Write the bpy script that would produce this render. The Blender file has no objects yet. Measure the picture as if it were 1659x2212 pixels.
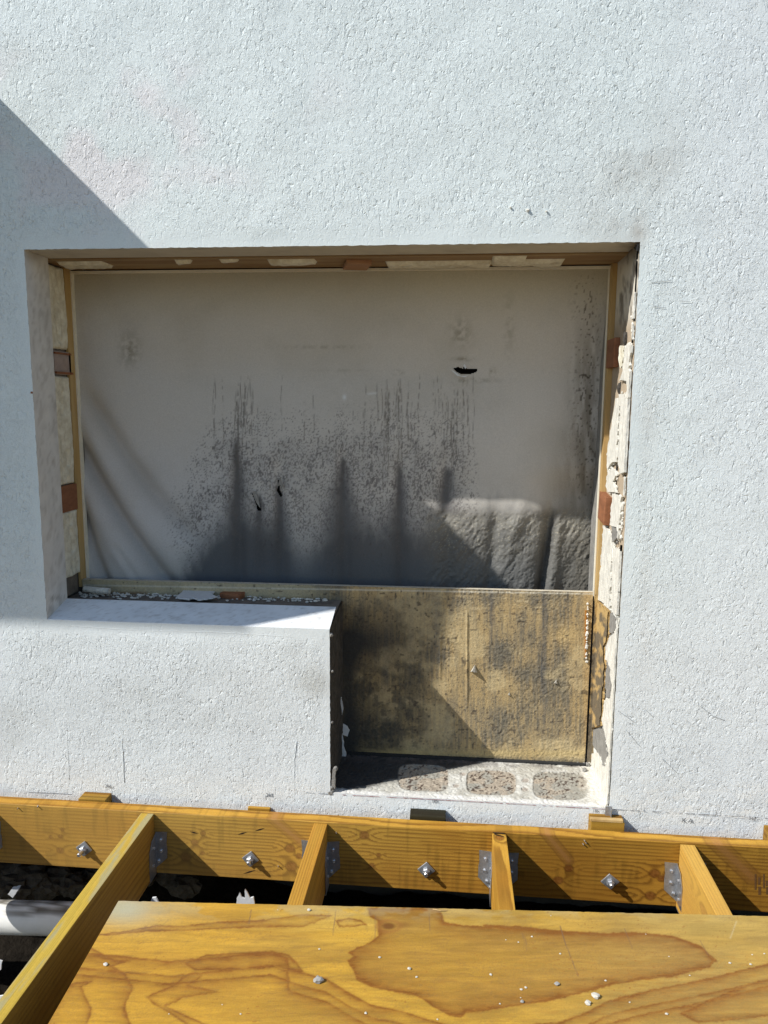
import bpy, math, random
import numpy as np
from mathutils import Vector, Matrix
random.seed(7)
RNG = np.random.RandomState(11)
scene = bpy.context.scene
COL = scene.collection

# ------------------------------------------------------------------ camera, sky, sun, exposure
FPX, CX, CY = 1610.0, 829.5, 1106.0           # focal length and centre in 1659 x 2212 photo units
PITCH, YAW, ROLL = 0.14738529, -0.09109337, -0.00633236
def _rot():
    ca, sa = math.cos(PITCH), math.sin(PITCH); cb, sb = math.cos(YAW), math.sin(YAW)
    cc, sc = math.cos(ROLL), math.sin(ROLL)
    Rx = np.array([[1, 0, 0], [0, ca, -sa], [0, sa, ca]]); Rz = np.array([[cb, -sb, 0], [sb, cb, 0], [0, 0, 1]])
    B = np.array([[1, 0, 0], [0, 0, 1], [0, -1, 0.0]]); Rr = np.array([[cc, -sc, 0], [sc, cc, 0], [0, 0, 1]])
    return Rr @ Rx @ B @ Rz
M = _rot()
CAM = np.array([0.0, -2.0, 0.0])
cd = bpy.data.cameras.new('camera'); cam = bpy.data.objects.new('camera', cd); COL.objects.link(cam)
mw = Matrix([[M[j][i] for j in range(3)] + [CAM[i]] for i in range(3)] + [[0, 0, 0, 1]])
cam.matrix_world = mw
cd.sensor_fit = 'HORIZONTAL'; cd.sensor_width = 36.0; cd.lens = FPX / 1659.0 * 36.0
cd.clip_start = 0.05; cd.clip_end = 500
scene.camera = cam

SUN = Vector((1.94, 1.0, -1.90)).normalized()   # direction the light travels
sd = bpy.data.lights.new('sun', 'SUN'); sun = bpy.data.objects.new('sun', sd); COL.objects.link(sun)
sd.energy = 5.0; sd.angle = math.radians(0.53); sd.color = (1.0, 0.965, 0.90)
sun.rotation_euler = SUN.to_track_quat('-Z', 'Y').to_euler(); sun.location = (-4, -3, 5)
world = bpy.data.worlds.new('World'); scene.world = world; world.use_nodes = True
wn = world.node_tree.nodes; wl = world.node_tree.links
bg = wn['Background']; sky = wn.new('ShaderNodeTexSky'); sky.sky_type = 'NISHITA'; sky.sun_disc = False
sky.sun_elevation = math.asin(-SUN.z); sky.sun_rotation = math.atan2(-SUN.x, -SUN.y)
sky.air_density = 1.25; sky.dust_density = 0.3; sky.ozone_density = 1.6
wl.new(sky.outputs[0], bg.inputs[0]); bg.inputs[1].default_value = 0.115
scene.view_settings.view_transform = 'Standard'; scene.view_settings.look = 'None'
scene.view_settings.exposure = 0.15; scene.view_settings.gamma = 1.0
scene.render.engine = 'CYCLES'

# ------------------------------------------------------------------ measuring helpers
def _ray(x, y):
    return M.T @ np.array([(x - CX) / FPX, -(y - CY) / FPX, -1.0])
def on(axis, x, y, v):
    """world point where the photo point x, y meets the plane axis = v"""
    d = _ray(x, y); t = (v - CAM[axis]) / d[axis]
    return CAM + t * d
def onX(x, y, v): return on(0, x, y, v)
def onY(x, y, v): return on(1, x, y, v)
def onZ(x, y, v): return on(2, x, y, v)
def toD(P):
    q = (np.asarray(P, float) - CAM) @ M.T
    return CX + FPX * q[..., 0] / -q[..., 2], CY - FPX * q[..., 1] / -q[..., 2]

# ------------------------------------------------------------------ numpy noise
_T = [RNG.rand(256, 256) for _ in range(8)]
def vn(x, y, s=0):
    T = _T[s % 8]; x = np.asarray(x, float) + 17.3 * s; y = np.asarray(y, float) + 9.1 * s
    xi = np.floor(x).astype(int); yi = np.floor(y).astype(int); fx = x - xi; fy = y - yi
    fx = fx * fx * (3 - 2 * fx); fy = fy * fy * (3 - 2 * fy)
    a = T[xi & 255, yi & 255]; b = T[(xi + 1) & 255, yi & 255]; c = T[xi & 255, (yi + 1) & 255]; d = T[(xi + 1) & 255, (yi + 1) & 255]
    return a + (b - a) * fx + (c - a) * fy + (a - b - c + d) * fx * fy
def fbm(x, y, s=0, o=4):
    v = 0; a = 0.5; n = 0
    for i in range(o):
        v = v + a * vn(x * 2 ** i, y * 2 ** i, s + i); n += a; a *= 0.55
    return v / n
def sstep(a, b, x):
    t = np.clip((np.asarray(x, float) - a) / (b - a), 0, 1); return t * t * (3 - 2 * t)
def lerp(a, b, t): return a + (b - a) * t
def mixc(c, col, t):
    return c + (np.array(col) - c) * np.clip(t, 0, 1)[..., None]
def inpoly(px, py, poly):
    r = np.zeros(px.shape, bool); n = len(poly)
    for i in range(n):
        x0, y0 = poly[i]; x1, y1 = poly[(i + 1) % n]
        if y0 == y1: continue
        c = ((y0 > py) != (y1 > py)) & (px < (x1 - x0) * (py - y0) / (y1 - y0) + x0); r ^= c
    return r
def dline(px, py, pts, closed=False):
    d = np.full(px.shape, 1e9); n = len(pts)
    for i in range(n if closed else n - 1):
        x0, y0 = pts[i]; x1, y1 = pts[(i + 1) % n]; dx, dy = x1 - x0, y1 - y0
        t = np.clip(((px - x0) * dx + (py - y0) * dy) / (dx * dx + dy * dy + 1e-9), 0, 1)
        d = np.minimum(d, np.hypot(px - x0 - t * dx, py - y0 - t * dy))
    return d

# ------------------------------------------------------------------ object helpers
def tag(o, label=None, cat=None, group=None, kind=None):
    if label: o['label'] = label
    if cat: o['category'] = cat
    if group: o['group'] = group
    if kind: o['kind'] = kind
    return o
def empty(name, loc, label, cat, group=None):
    o = bpy.data.objects.new(name, None); COL.objects.link(o); o.location = loc; o.empty_display_size = 0.05
    return tag(o, label, cat, group)
def link(name, me, parent=None, loc=None):
    o = bpy.data.objects.new(name, me); COL.objects.link(o)
    if loc is not None: o.location = loc
    if parent: o.parent = parent
    return o
def mesh(name, V, Fc, mat, C=None, smooth=False):
    """V n x 3, Fc list of index lists or an m x 4 array"""
    me = bpy.data.meshes.new(name); V = np.asarray(V, np.float32)
    if isinstance(Fc, np.ndarray):
        me.vertices.add(len(V)); me.vertices.foreach_set('co', V.ravel())
        m, k = Fc.shape; me.loops.add(m * k); me.loops.foreach_set('vertex_index', Fc.astype(np.int32).ravel())
        me.polygons.add(m); me.polygons.foreach_set('loop_start', np.arange(m, dtype=np.int32) * k)
        me.polygons.foreach_set('loop_total', np.full(m, k, np.int32)); me.update(calc_edges=True)
    else:
        me.from_pydata([tuple(v) for v in V], [], Fc)
    if C is not None:
        C = np.asarray(C, np.float32); C4 = np.ones((len(C), 4), np.float32); C4[:, :3] = np.clip(C, 0, 1)
        a = me.color_attributes.new('Col', 'FLOAT_COLOR', 'POINT'); a.data.foreach_set('color', C4.ravel())
    if smooth: me.polygons.foreach_set('use_smooth', np.ones(len(me.polygons), bool))
    me.materials.append(mat); me.validate()
    return me
def shift(V, loc): return np.asarray(V, float) - np.asarray(loc, float)
def part(name, V, Fc, mat, parent, C=None, smooth=False):
    loc = np.array(parent.location) if parent else np.zeros(3)
    q = parent
    while q is not None and q.parent is not None:
        q = q.parent; loc = loc + np.array(q.location)
    return link(name, mesh(name, shift(V, loc), Fc, mat, C, smooth), parent)
def box(p0, p1):
    x0, y0, z0 = p0; x1, y1, z1 = p1
    V = [(x0, y0, z0), (x1, y0, z0), (x1, y1, z0), (x0, y1, z0), (x0, y0, z1), (x1, y0, z1), (x1, y1, z1), (x0, y1, z1)]
    return V, [[0, 3, 2, 1], [4, 5, 6, 7], [0, 1, 5, 4], [1, 2, 6, 5], [2, 3, 7, 6], [3, 0, 4, 7]]
def gridfaces(nu, nv, off=0, mask=None):
    i, j = np.meshgrid(np.arange(nu - 1), np.arange(nv - 1), indexing='ij')
    a = (i * nv + j); Fc = np.stack([a, a + nv, a + nv + 1, a + 1], -1)
    if mask is not None: Fc = Fc[mask]
    return Fc.reshape(-1, 4) + off
def axis_pts(L, step, r):
    n = max(1, int(round((L - 2 * r) / step)))
    return np.concatenate([[0, r * 0.3], np.linspace(r, L - r, n + 1), [L - r * 0.3, L]])
def board(dims, step, r=0.0015, wob=0.0, seed=0):
    """rounded box of size dims centred on 0 as six grids -> verts, faces"""
    D = np.array(dims, float); Vs = []; Fs = []; off = 0
    st = step if isinstance(step, (tuple, list)) else (step,) * 3
    for ax in range(3):
        u, v = (ax + 1) % 3, (ax + 2) % 3
        for side in (0, 1):
            A = axis_pts(D[u], st[u], r); B = axis_pts(D[v], st[v], r); U, W = np.meshgrid(A, B, indexing='ij')
            P = np.zeros(U.shape + (3,)); P[..., u] = U; P[..., v] = W; P[..., ax] = D[ax] * side
            Q = np.clip(P, r, D - r); d = P - Q; n = np.linalg.norm(d, axis=-1, keepdims=True)
            P = Q + r * d / np.maximum(n, 1e-9) - D / 2
            Fc = gridfaces(len(A), len(B), off)
            if side == 0: Fc = Fc[:, ::-1]
            Vs.append(P.reshape(-1, 3)); Fs.append(Fc); off += U.size
    return np.concatenate(Vs), np.concatenate(Fs)
def extrude(poly3, nrm, t):
    """polygon (list of 3D points) given thickness t along nrm"""
    P = np.array(poly3); n = len(P); N = np.array(nrm, float) * t
    V = np.concatenate([P + N, P]); Fc = [list(range(n))] + [[i, i + n, (i + 1) % n + n, (i + 1) % n] for i in range(n)]
    return V, Fc
def jag(pts, amp, sub=4, seed=0):
    """pixel polygon with ragged edges"""
    rr = random.Random(seed); out = []; n = len(pts)
    for i in range(n):
        x0, y0 = pts[i]; x1, y1 = pts[(i + 1) % n]; k = max(1, int(math.hypot(x1 - x0, y1 - y0) / sub))
        wx_ = wy_ = 0.0
        for j in range(k):
            t = (j + rr.uniform(-.35, .35) * (j > 0)) / k; wx_ = wx_ * .55 + rr.gauss(0, amp * .7); wy_ = wy_ * .55 + rr.gauss(0, amp * .7)
            out.append((x0 + (x1 - x0) * t + wx_, y0 + (y1 - y0) * t + wy_))
    return out
def patch(name, pts, plane, v, t, mat, parent, amp=1.0, sub=5, seed=0):
    """a thin ragged piece stuck on a plane (0: x = v, 1: y = v, 2: z = v), t thick towards the viewer's side"""
    pj = jag(pts, amp, sub, seed)
    P = [on(plane, x, y, v) for x, y in pj]
    if plane == 0: P = [np.array([p[0], max(p[1], .0025), p[2]]) for p in P]
    nrm = {0: (-1 if v > 0 else 1, 0, 0), 1: (0, -1, 0), 2: (0, 0, 1)}[plane]
    if v > -1.0 and plane == 0 and v < 0: nrm = (1, 0, 0)
    V, Fc = extrude(P, nrm, t)
    return part(name, V, Fc, mat, parent)
def tube(path, rad, seg=10, caps=True):
    P = [Vector(p) for p in path]; V = []; Fc = []
    for i, p in enumerate(P):
        d = (P[min(i + 1, len(P) - 1)] - P[max(i - 1, 0)]).normalized()
        a = d.orthogonal().normalized() if i == 0 else (a - d * a.dot(d)).normalized()
        b = d.cross(a); r = rad[i] if isinstance(rad, (list, tuple)) else rad
        for k in range(seg):
            th = 2 * math.pi * k / seg; V.append(tuple(p + a * math.cos(th) * r + b * math.sin(th) * r))
    for i in range(len(P) - 1):
        for k in range(seg):
            k2 = (k + 1) % seg; Fc.append([i * seg + k, i * seg + k2, (i + 1) * seg + k2, (i + 1) * seg + k])
    if caps: Fc.append(list(range(seg))[::-1]); Fc.append([(len(P) - 1) * seg + k for k in range(seg)])
    return V, Fc
def lump(c, s, seed, sub=1, sq=(1, 1, 1)):
    rr = np.random.RandomState(seed)
    t = (1 + 5 ** .5) / 2
    V = np.array([(-1, t, 0), (1, t, 0), (-1, -t, 0), (1, -t, 0), (0, -1, t), (0, 1, t), (0, -1, -t), (0, 1, -t), (t, 0, -1), (t, 0, 1), (-t, 0, -1), (-t, 0, 1)], float)
    V /= np.linalg.norm(V[0])
    Fc = [(0, 11, 5), (0, 5, 1), (0, 1, 7), (0, 7, 10), (0, 10, 11), (1, 5, 9), (5, 11, 4), (11, 10, 2), (10, 7, 6), (7, 1, 8), (3, 9, 4), (3, 4, 2), (3, 2, 6), (3, 6, 8), (3, 8, 9), (4, 9, 5), (2, 4, 11), (6, 2, 10), (8, 6, 7), (9, 8, 1)]
    for _ in range(sub):
        Vl = list(map(tuple, V)); cache = {}; F2 = []
        def mid(a, b):
            k = (min(a, b), max(a, b))
            if k not in cache:
                m = (np.array(Vl[a]) + np.array(Vl[b])); m /= np.linalg.norm(m); cache[k] = len(Vl); Vl.append(tuple(m))
            return cache[k]
        for a, b, c_ in Fc:
            x, y, z = mid(a, b), mid(b, c_), mid(c_, a); F2 += [(a, x, z), (b, y, x), (c_, z, y), (x, y, z)]
        V = np.array(Vl); Fc = F2
    V = V * (1 + rr.uniform(-.22, .22, (len(V), 1))) * np.array(sq) * s + np.array(c)
    return V, [list(f) for f in Fc]

# ------------------------------------------------------------------ materials
def newmat(name):
    m = bpy.data.materials.new(name); m.use_nodes = True; return m, m.node_tree.nodes, m.node_tree.links, m.node_tree.nodes['Principled BSDF']
def N(nodes, typ, **kw):
    n = nodes.new(typ)
    for k, v in kw.items():
        if hasattr(n, k) and k not in n.inputs: setattr(n, k, v)
        else: n.inputs[k].default_value = v
    return n
def ramp(nodes, pts):
    r = nodes.new('ShaderNodeValToRGB'); e = r.color_ramp.elements
    while len(e) < len(pts): e.new(0.5)
    for i, (p, c) in enumerate(pts):
        e[i].position = p; e[i].color = (c, c, c, 1) if isinstance(c, (int, float)) else tuple(c) + (1,)
    return r
def simple(name, col, rough=0.8, metal=0.0, var=0.25, scale=60.0, bump=0.0005, bscale=300, vcol=False, spec=0.4, stretch=(1, 1, 1), col2=None):
    m, n, l, b = newmat(name)
    tc = n.new('ShaderNodeTexCoord'); mp = N(n, 'ShaderNodeMapping'); mp.inputs['Scale'].default_value = stretch
    l.new(tc.outputs['Object'], mp.inputs[0])
    nz = N(n, 'ShaderNodeTexNoise', Scale=scale, Detail=5.0, Roughness=0.65); l.new(mp.outputs[0], nz.inputs['Vector'])
    mx = n.new('ShaderNodeMix'); mx.data_type = 'RGBA'
    rp = ramp(n, [(0.3, 0.0), (0.7, 1.0)]); l.new(nz.outputs['Fac'], rp.inputs[0]); l.new(rp.outputs[0], mx.inputs[0])
    if vcol:
        at = N(n, 'ShaderNodeAttribute', attribute_name='Col')
        mu = n.new('ShaderNodeMix'); mu.data_type = 'RGBA'; mu.blend_type = 'MULTIPLY'; mu.inputs[0].default_value = 1.0
        mx.inputs[6].default_value = (1 - var, 1 - var, 1 - var, 1); mx.inputs[7].default_value = (1 + var * .3, 1 + var * .3, 1 + var * .3, 1)
        l.new(at.outputs['Color'], mu.inputs[6]); l.new(mx.outputs[2], mu.inputs[7]); l.new(mu.outputs[2], b.inputs['Base Color'])
    else:
        c2 = col2 or tuple(c * (1 - var) for c in col)
        mx.inputs[6].default_value = tuple(c2) + (1,); mx.inputs[7].default_value = tuple(col) + (1,)
        l.new(mx.outputs[2], b.inputs['Base Color'])
    b.inputs['Roughness'].default_value = rough; b.inputs['Metallic'].default_value = metal; b.inputs['Specular IOR Level'].default_value = spec
    if bump:
        n2 = N(n, 'ShaderNodeTexNoise', Scale=float(bscale), Detail=4.0, Roughness=0.6); l.new(mp.outputs[0], n2.inputs['Vector'])
        bp = N(n, 'ShaderNodeBump', Distance=bump); bp.inputs['Strength'].default_value = 1.0
        l.new(n2.outputs['Fac'], bp.inputs['Height']); l.new(bp.outputs[0], b.inputs['Normal'])
    return m
def stucco_mat():
    m, n, l, b = newmat('painted_stucco')
    tc = n.new('ShaderNodeTexCoord'); at = N(n, 'ShaderNodeAttribute', attribute_name='Col')
    mp = N(n, 'ShaderNodeMapping'); mp.inputs['Rotation'].default_value = (0, math.radians(35), 0); mp.inputs['Scale'].default_value = (1.0, 1, 0.62)
    l.new(tc.outputs['Object'], mp.inputs[0])
    a = N(n, 'ShaderNodeTexNoise', Scale=100.0, Detail=2.6, Roughness=0.55, Distortion=0.75); l.new(mp.outputs[0], a.inputs['Vector'])
    ra = ramp(n, [(0.30, 0.0), (0.41, 0.62), (0.58, 0.70), (0.72, 1.0)]); l.new(a.outputs['Fac'], ra.inputs[0])
    c = N(n, 'ShaderNodeTexNoise', Scale=42.0, Detail=2.0, Roughness=0.5, Distortion=2.5); l.new(tc.outputs['Object'], c.inputs['Vector'])
    rc = ramp(n, [(0.47, 0.0), (0.5, 1.0), (0.53, 0.0)]); l.new(c.outputs['Fac'], rc.inputs[0])
    big = N(n, 'ShaderNodeTexNoise', Scale=7.0, Detail=2.0); l.new(tc.outputs['Object'], big.inputs['Vector'])
    rb = ramp(n, [(0.3, 0.35), (0.68, 1.0)]); l.new(big.outputs['Fac'], rb.inputs[0])
    m1 = N(n, 'ShaderNodeMath', operation='MULTIPLY'); l.new(ra.outputs[0], m1.inputs[0]); l.new(rb.outputs[0], m1.inputs[1])
    m2 = N(n, 'ShaderNodeMath', operation='MULTIPLY_ADD'); l.new(rc.outputs[0], m2.inputs[0]); m2.inputs[1].default_value = 0.16; l.new(m1.outputs[0], m2.inputs[2])
    # the painter's smooth band next to the corners is carried in the alpha-free 'Rough' attribute
    at2 = N(n, 'ShaderNodeAttribute', attribute_name='Relief')
    m3 = N(n, 'ShaderNodeMath', operation='MULTIPLY'); l.new(m2.outputs[0], m3.inputs[0]); l.new(at2.outputs['Fac'], m3.inputs[1])
    bp = N(n, 'ShaderNodeBump', Distance=0.0031); bp.inputs['Strength'].default_value = 1.0
    l.new(m3.outputs[0], bp.inputs['Height']); l.new(bp.outputs[0], b.inputs['Normal'])
    f = N(n, 'ShaderNodeTexNoise', Scale=260.0, Detail=2.0); l.new(tc.outputs['Object'], f.inputs['Vector'])
    rf = ramp(n, [(0.3, 0.93), (0.6, 1.0)]); l.new(f.outputs['Fac'], rf.inputs[0])
    mu = n.new('ShaderNodeMix'); mu.data_type = 'RGBA'; mu.blend_type = 'MULTIPLY'; mu.inputs[0].default_value = 1.0
    l.new(at.outputs['Color'], mu.inputs[6]); l.new(rf.outputs[0], mu.inputs[7]); l.new(mu.outputs[2], b.inputs['Base Color'])
    b.inputs['Roughness'].default_value = 0.75; b.inputs['Specular IOR Level'].default_value = 0.3
    return m
MAT_STUCCO = stucco_mat()
MAT_REVEAL = simple('smooth_painted_plaster', (.56, .53, .47), .8, var=.12, scale=14, bump=.0006, bscale=90)
MAT_SILL = simple('painted_sill_plaster', (.80, .82, .84), .75, var=.1, scale=30, bump=.0008, bscale=110)
MAT_TAN = simple('bare_base_coat', (.42, .35, .26), .9, var=.3, scale=25, bump=.0015, bscale=120)
MAT_WHITE = simple('white_plaster_remnant', (.82, .80, .73), .85, var=.38, scale=60, bump=.0045, bscale=120, stretch=(1, 1, .4))
MAT_GREYP = simple('grey_mortar', (.30, .29, .27), .9, var=.4, scale=40, bump=.002, bscale=150)
MAT_FOAM = simple('expanding_foam', (.86, .84, .72), .85, var=.3, scale=35, bump=.003, bscale=110, col2=(.55, .50, .38))
MAT_DARKMORTAR = simple('sooty_mortar', (.075, .068, .06), .95, var=.7, scale=35, bump=.003, bscale=90)
MAT_BACKMORTAR = simple('dusty_mortar', (.22, .19, .16), .95, var=.5, scale=35, bump=.003, bscale=90)
MAT_FTIMBER = simple('frame_timber', (.56, .40, .18), .6, var=.4, scale=22, bump=.0005, bscale=80, stretch=(1, 1, .12), col2=(.38, .23, .08))
MAT_HEAD = simple('head_timber', (.38, .27, .14), .65, var=.4, scale=22, bump=.0005, bscale=80, stretch=(.12, 1, 1), col2=(.20, .10, .04))
MAT_BEAD = simple('pale_edge_strip', (.82, .79, .68), .7, var=.15, scale=40, bump=.0003)
MAT_REDWOOD = simple('red_brown_block', (.32, .13, .06), .7, var=.4, scale=60, bump=.0006, bscale=150, stretch=(1, .3, 1))
MAT_PALEBLOCK = simple('pale_pink_block', (.45, .36, .33), .7, var=.3, scale=40, bump=.0004)
MAT_MEMB = simple('building_membrane', (1, 1, 1), .62, var=.14, scale=260, bump=.0006, bscale=420, vcol=True, spec=.35)
MAT_PANEL = simple('weathered_plywood', (1, 1, 1), .8, var=.22, scale=170, bump=.0014, bscale=230, vcol=True, spec=.3)
MAT_LEDGE = simple('cut_block_and_mortar', (1, 1, 1), .9, var=.2, scale=120, bump=.0012, bscale=170, vcol=True, spec=.2)
MAT_WOOD = simple('treated_pine', (1, 1, 1), .6, var=.12, scale=300, bump=.0005, bscale=240, vcol=True, spec=.15)
MAT_PLY = simple('treated_plywood_face', (1, 1, 1), .6, var=.1, scale=320, bump=.0004, bscale=300, vcol=True, spec=.22)
MAT_GALV = simple('galvanised_steel', (.50, .52, .55), .42, metal=.75, var=.3, scale=90, bump=.0003, bscale=200)
MAT_GALVL = simple('bright_zinc', (.75, .76, .78), .3, metal=.9, var=.15, scale=120, bump=.0002)
MAT_PVC = simple('white_pvc', (.80, .80, .78), .4, var=.06, scale=40, bump=.0, vcol=True)
MAT_SOIL = simple('damp_soil', (.022, .018, .014), 1.0, var=.6, scale=18, bump=.012, bscale=45, spec=.05)
MAT_ROCK = simple('dusty_rubble', (.12, .105, .085), .95, var=.6, scale=25, bump=.004, bscale=70, spec=.1)
MAT_CONC = simple('concrete', (.32, .31, .29), .9, var=.25, scale=12, bump=.002, bscale=60)
MAT_GROUND = simple('bare_ground', (.13, .125, .115), 1.0, var=.4, scale=4, bump=.01, bscale=30, spec=.1)
MAT_CHIP = simple('plaster_chip', (.60, .57, .50), .9, var=.2, scale=200, bump=.0005)
MAT_GREYCHIP = simple('mortar_chip', (.36, .35, .33), .95, var=.3, scale=200, bump=.0008)
MAT_PAPER = simple('torn_white_sheet', (.70, .72, .74), .6, var=.12, scale=80, bump=.0006)
MAT_PENCIL = simple('pencil_line', (.20, .21, .23), .8, var=.5, scale=300, bump=0)
MAT_REDLINE = simple('red_chalk_line', (.50, .24, .24), .9, var=.5, scale=200, bump=0)
MAT_DARKIN = simple('dark_lining', (.03, .03, .03), .95, var=.3, scale=20, bump=.001)
MAT_NAIL = simple('dark_slot', (.03, .015, .008), .9, var=.3, scale=80, bump=0)

# ------------------------------------------------------------------ ground
XL, XR, ZT, ZLED, XB = -1.165, 0.459, 0.400, -1.126, -0.334    # opening: left, right, lintel, ledge, edge of the raised block
ZSF, ZSB, YS = -0.634, -0.602, 0.117                            # sill front height, back height, depth
YP = 0.25                                                      # front of the plywood backing
n = 90
gx = np.concatenate([[-60, -20, -8, -4], np.linspace(-2.2, 1.8, n), [4, 8, 20, 60]]); gy = np.concatenate([[-60, -20, -8, -4, -2.5], np.linspace(-1.6, 1.4, 70), [4]])
X, Y = np.meshgrid(gx, gy, indexing='ij')
inside = (np.abs(X + .2) < 2.0) & (np.abs(Y) < 1.5)
Z = -1.86 + 0.06 * fbm(X * 3, Y * 3, 1) + np.where(inside, .05 * fbm(X * 14, Y * 14, 2), 0)
Z += .22 * sstep(-.55, -1.1, X) * sstep(.0, .55, Y)            # bank of rubble at the left under the house
g = link('ground', mesh('ground', np.stack([X, Y, Z], -1).reshape(-1, 3), gridfaces(*X.shape), MAT_GROUND, smooth=True)); tag(g, kind='structure')
P = np.stack([X, Y, Z + .004], -1)[4:-4, 5:-1]
s_ = link('soil', mesh('soil', P.reshape(-1, 3), gridfaces(*P.shape[:2]), MAT_SOIL, smooth=True)); tag(s_, kind='structure')

# ------------------------------------------------------------------ house wall
wall = empty('house_wall', (0, 0, 0), 'white textured stucco house wall with an L shaped opening cut in it above the deck ledger', 'wall')
xs = np.unique(np.round(np.concatenate([np.linspace(-8, -1.6, 6), np.arange(-1.6, XL, .0075), [XL, XB, XR], np.arange(XL + .005, XB, .0075), np.arange(XB + .005, XR, .0075), np.arange(XR + .007, 1.2, .0075), np.linspace(1.2, 8, 6)]), 5))
zs = np.unique(np.round(np.concatenate([[-1.335, ZLED, ZSF, ZT], np.arange(-1.328, ZLED - .004, .0075), np.arange(ZLED + .006, ZSF - .004, .0075), np.arange(ZSF + .006, ZT - .004, .0075), np.arange(ZT + .006, 1.15, .0075), np.linspace(1.2, 4.5, 6)]), 5))
X, Z = np.meshgrid(xs, zs, indexing='ij'); xm = (xs[1:] + xs[:-1]) / 2; zm = (zs[1:] + zs[:-1]) / 2
XM, ZM = np.meshgrid(xm, zm, indexing='ij')
hole = (XM > XL) & (XM < XR) & (ZM < ZT) & (ZM > ZSF) | (XM > XB) & (XM < XR) & (ZM < ZT) & (ZM > ZLED)
px, py = toD(np.stack([X, X * 0, Z], -1))
J = .0011 * (fbm(X * 90, Z * 90, 3, 2) - .5) * 2
eX = (np.abs(X - XL) < 1e-4) | (np.abs(X - XR) < 1e-4) | (np.abs(X - XB) < 1e-4); eZ = (np.abs(Z - ZT) < 1e-4) | (np.abs(Z - ZLED) < 1e-4)
onX_ = eX & (Z < ZT + .001) & (Z > ZLED - .001) & ~((np.abs(X - XB) < 1e-4) & (Z > ZSF + .001)) & ~((np.abs(X - XL) < 1e-4) & (Z < ZSF - .001)); onZ_ = eZ & (X > XL - .001) & (X < XR + .001)
Xj = X + np.where(onX_, J, 0); Zj = Z + np.where(onZ_, J * 1.3, 0)
Y = .007 * (fbm(X * 3, Z * 3, 5, 3) - .5) + .0016 * (fbm(X * 13, Z * 11, 2, 3) - .5)
Y -= .002 * np.exp(-((np.minimum(np.abs(X - XL), 9) / .02) ** 2)) * 0
inx = (X > XL - .001) & (X < XR + .001)
rect = lambda x0, x1, z0, z1: np.hypot(np.maximum(np.maximum(x0 - X, X - x1), 0), np.maximum(np.maximum(z0 - Z, Z - z1), 0))
d_edge = np.minimum(rect(XL, XR, ZSF, ZT), rect(XB, XR, ZLED, ZT)); Y = Y * sstep(.0, .06, d_edge)
c = np.ones(X.shape + (3,)) * np.array([.725, .79, .80])
c = mixc(c, (.75, .785, .80), sstep(1100, 1500, py) * .9)
c = mixc(c, (.745, .785, .815), sstep(1350, 1600, px) * .6)
c = mixc(c, (.80, .74, .77), .55 * sstep(.52, .72, fbm(X * 5, Z * 5, 2)) * (sstep(900, 300, px) * sstep(80, 200, py) * sstep(620, 400, py)))
def blob(x, y, rx, ry, s, p=1.0, rot=0):
    dx, dy = px - x, py - y; ca, sa = math.cos(rot), math.sin(rot); u = (dx * ca + dy * sa) / rx; v = (-dx * sa + dy * ca) / ry
    return np.exp(-(u * u + v * v)) * (1 - p + p * 2 * fbm(px / 22.0, py / 22.0, s, 4))
c = mixc(c, (.40, .37, .33), .30 * blob(1375, 370, 80, 50, 1) + .30 * blob(1330, 500, 55, 30, 2) + .28 * blob(1382, 505, 20, 45, 2) + .12 * blob(1280, 450, 90, 70, 3) + .13 * blob(1440, 330, 60, 90, 3))
c = mixc(c, (.33, .32, .27), .42 * blob(682, 1475, 34, 32, 4) + .10 * blob(640, 1400, 60, 60, 1) + .08 * blob(300, 1560, 300, 60, 2) + .2 * blob(20, 1560, 40, 60, 1) + .08 * blob(110, 1450, 60, 100, 3) + .12 * blob(300, 1490, 80, 40, 5) + .1 * blob(500, 1500, 100, 60, 6))
c = mixc(c, (.60, .50, .42), .10 * blob(1400, 900, 20, 120, 2, .8) + .10 * blob(1395, 1300, 15, 200, 3, .8))
c = mixc(c, (.86, .84, .78), .4 * sstep(1640, 1760, py) * sstep(.4, .6, fbm(px / 40., py / 12., 6)))
c = mixc(c, (.30, .28, .26), .035 * sstep(.5, .8, fbm(px / 160., py / 90., 7)) + .05 * sstep(.5, .8, fbm(px / 16., py / 16., 3)))
Cst = c.reshape(-1, 3)
# relief: flatter right above the lintel, on the trowelled band below the sill, near corners
rel = .30 + .70 * sstep(.0, .05, d_edge)
rel = rel * (1 - .45 * np.exp(-((Z + .655) / .022) ** 2) * (X < XB + .01))
rel = rel * (.82 + .4 * fbm(X * 4, Z * 4, 4, 2))
rel = rel * (1 - .5 * sstep(.08, .0, Z - ZT) * sstep(-.004, .0, Z - ZT) * inx)
me = mesh('stucco_face', np.stack([Xj, Y, Zj], -1).reshape(-1, 3), gridfaces(len(xs), len(zs), 0, ~hole), MAT_STUCCO, Cst, smooth=True)
at = me.attributes.new('Relief', 'FLOAT', 'POINT'); at.data.foreach_set('value', rel.reshape(-1).astype(np.float32))
link('stucco_face', me, wall)

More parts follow.
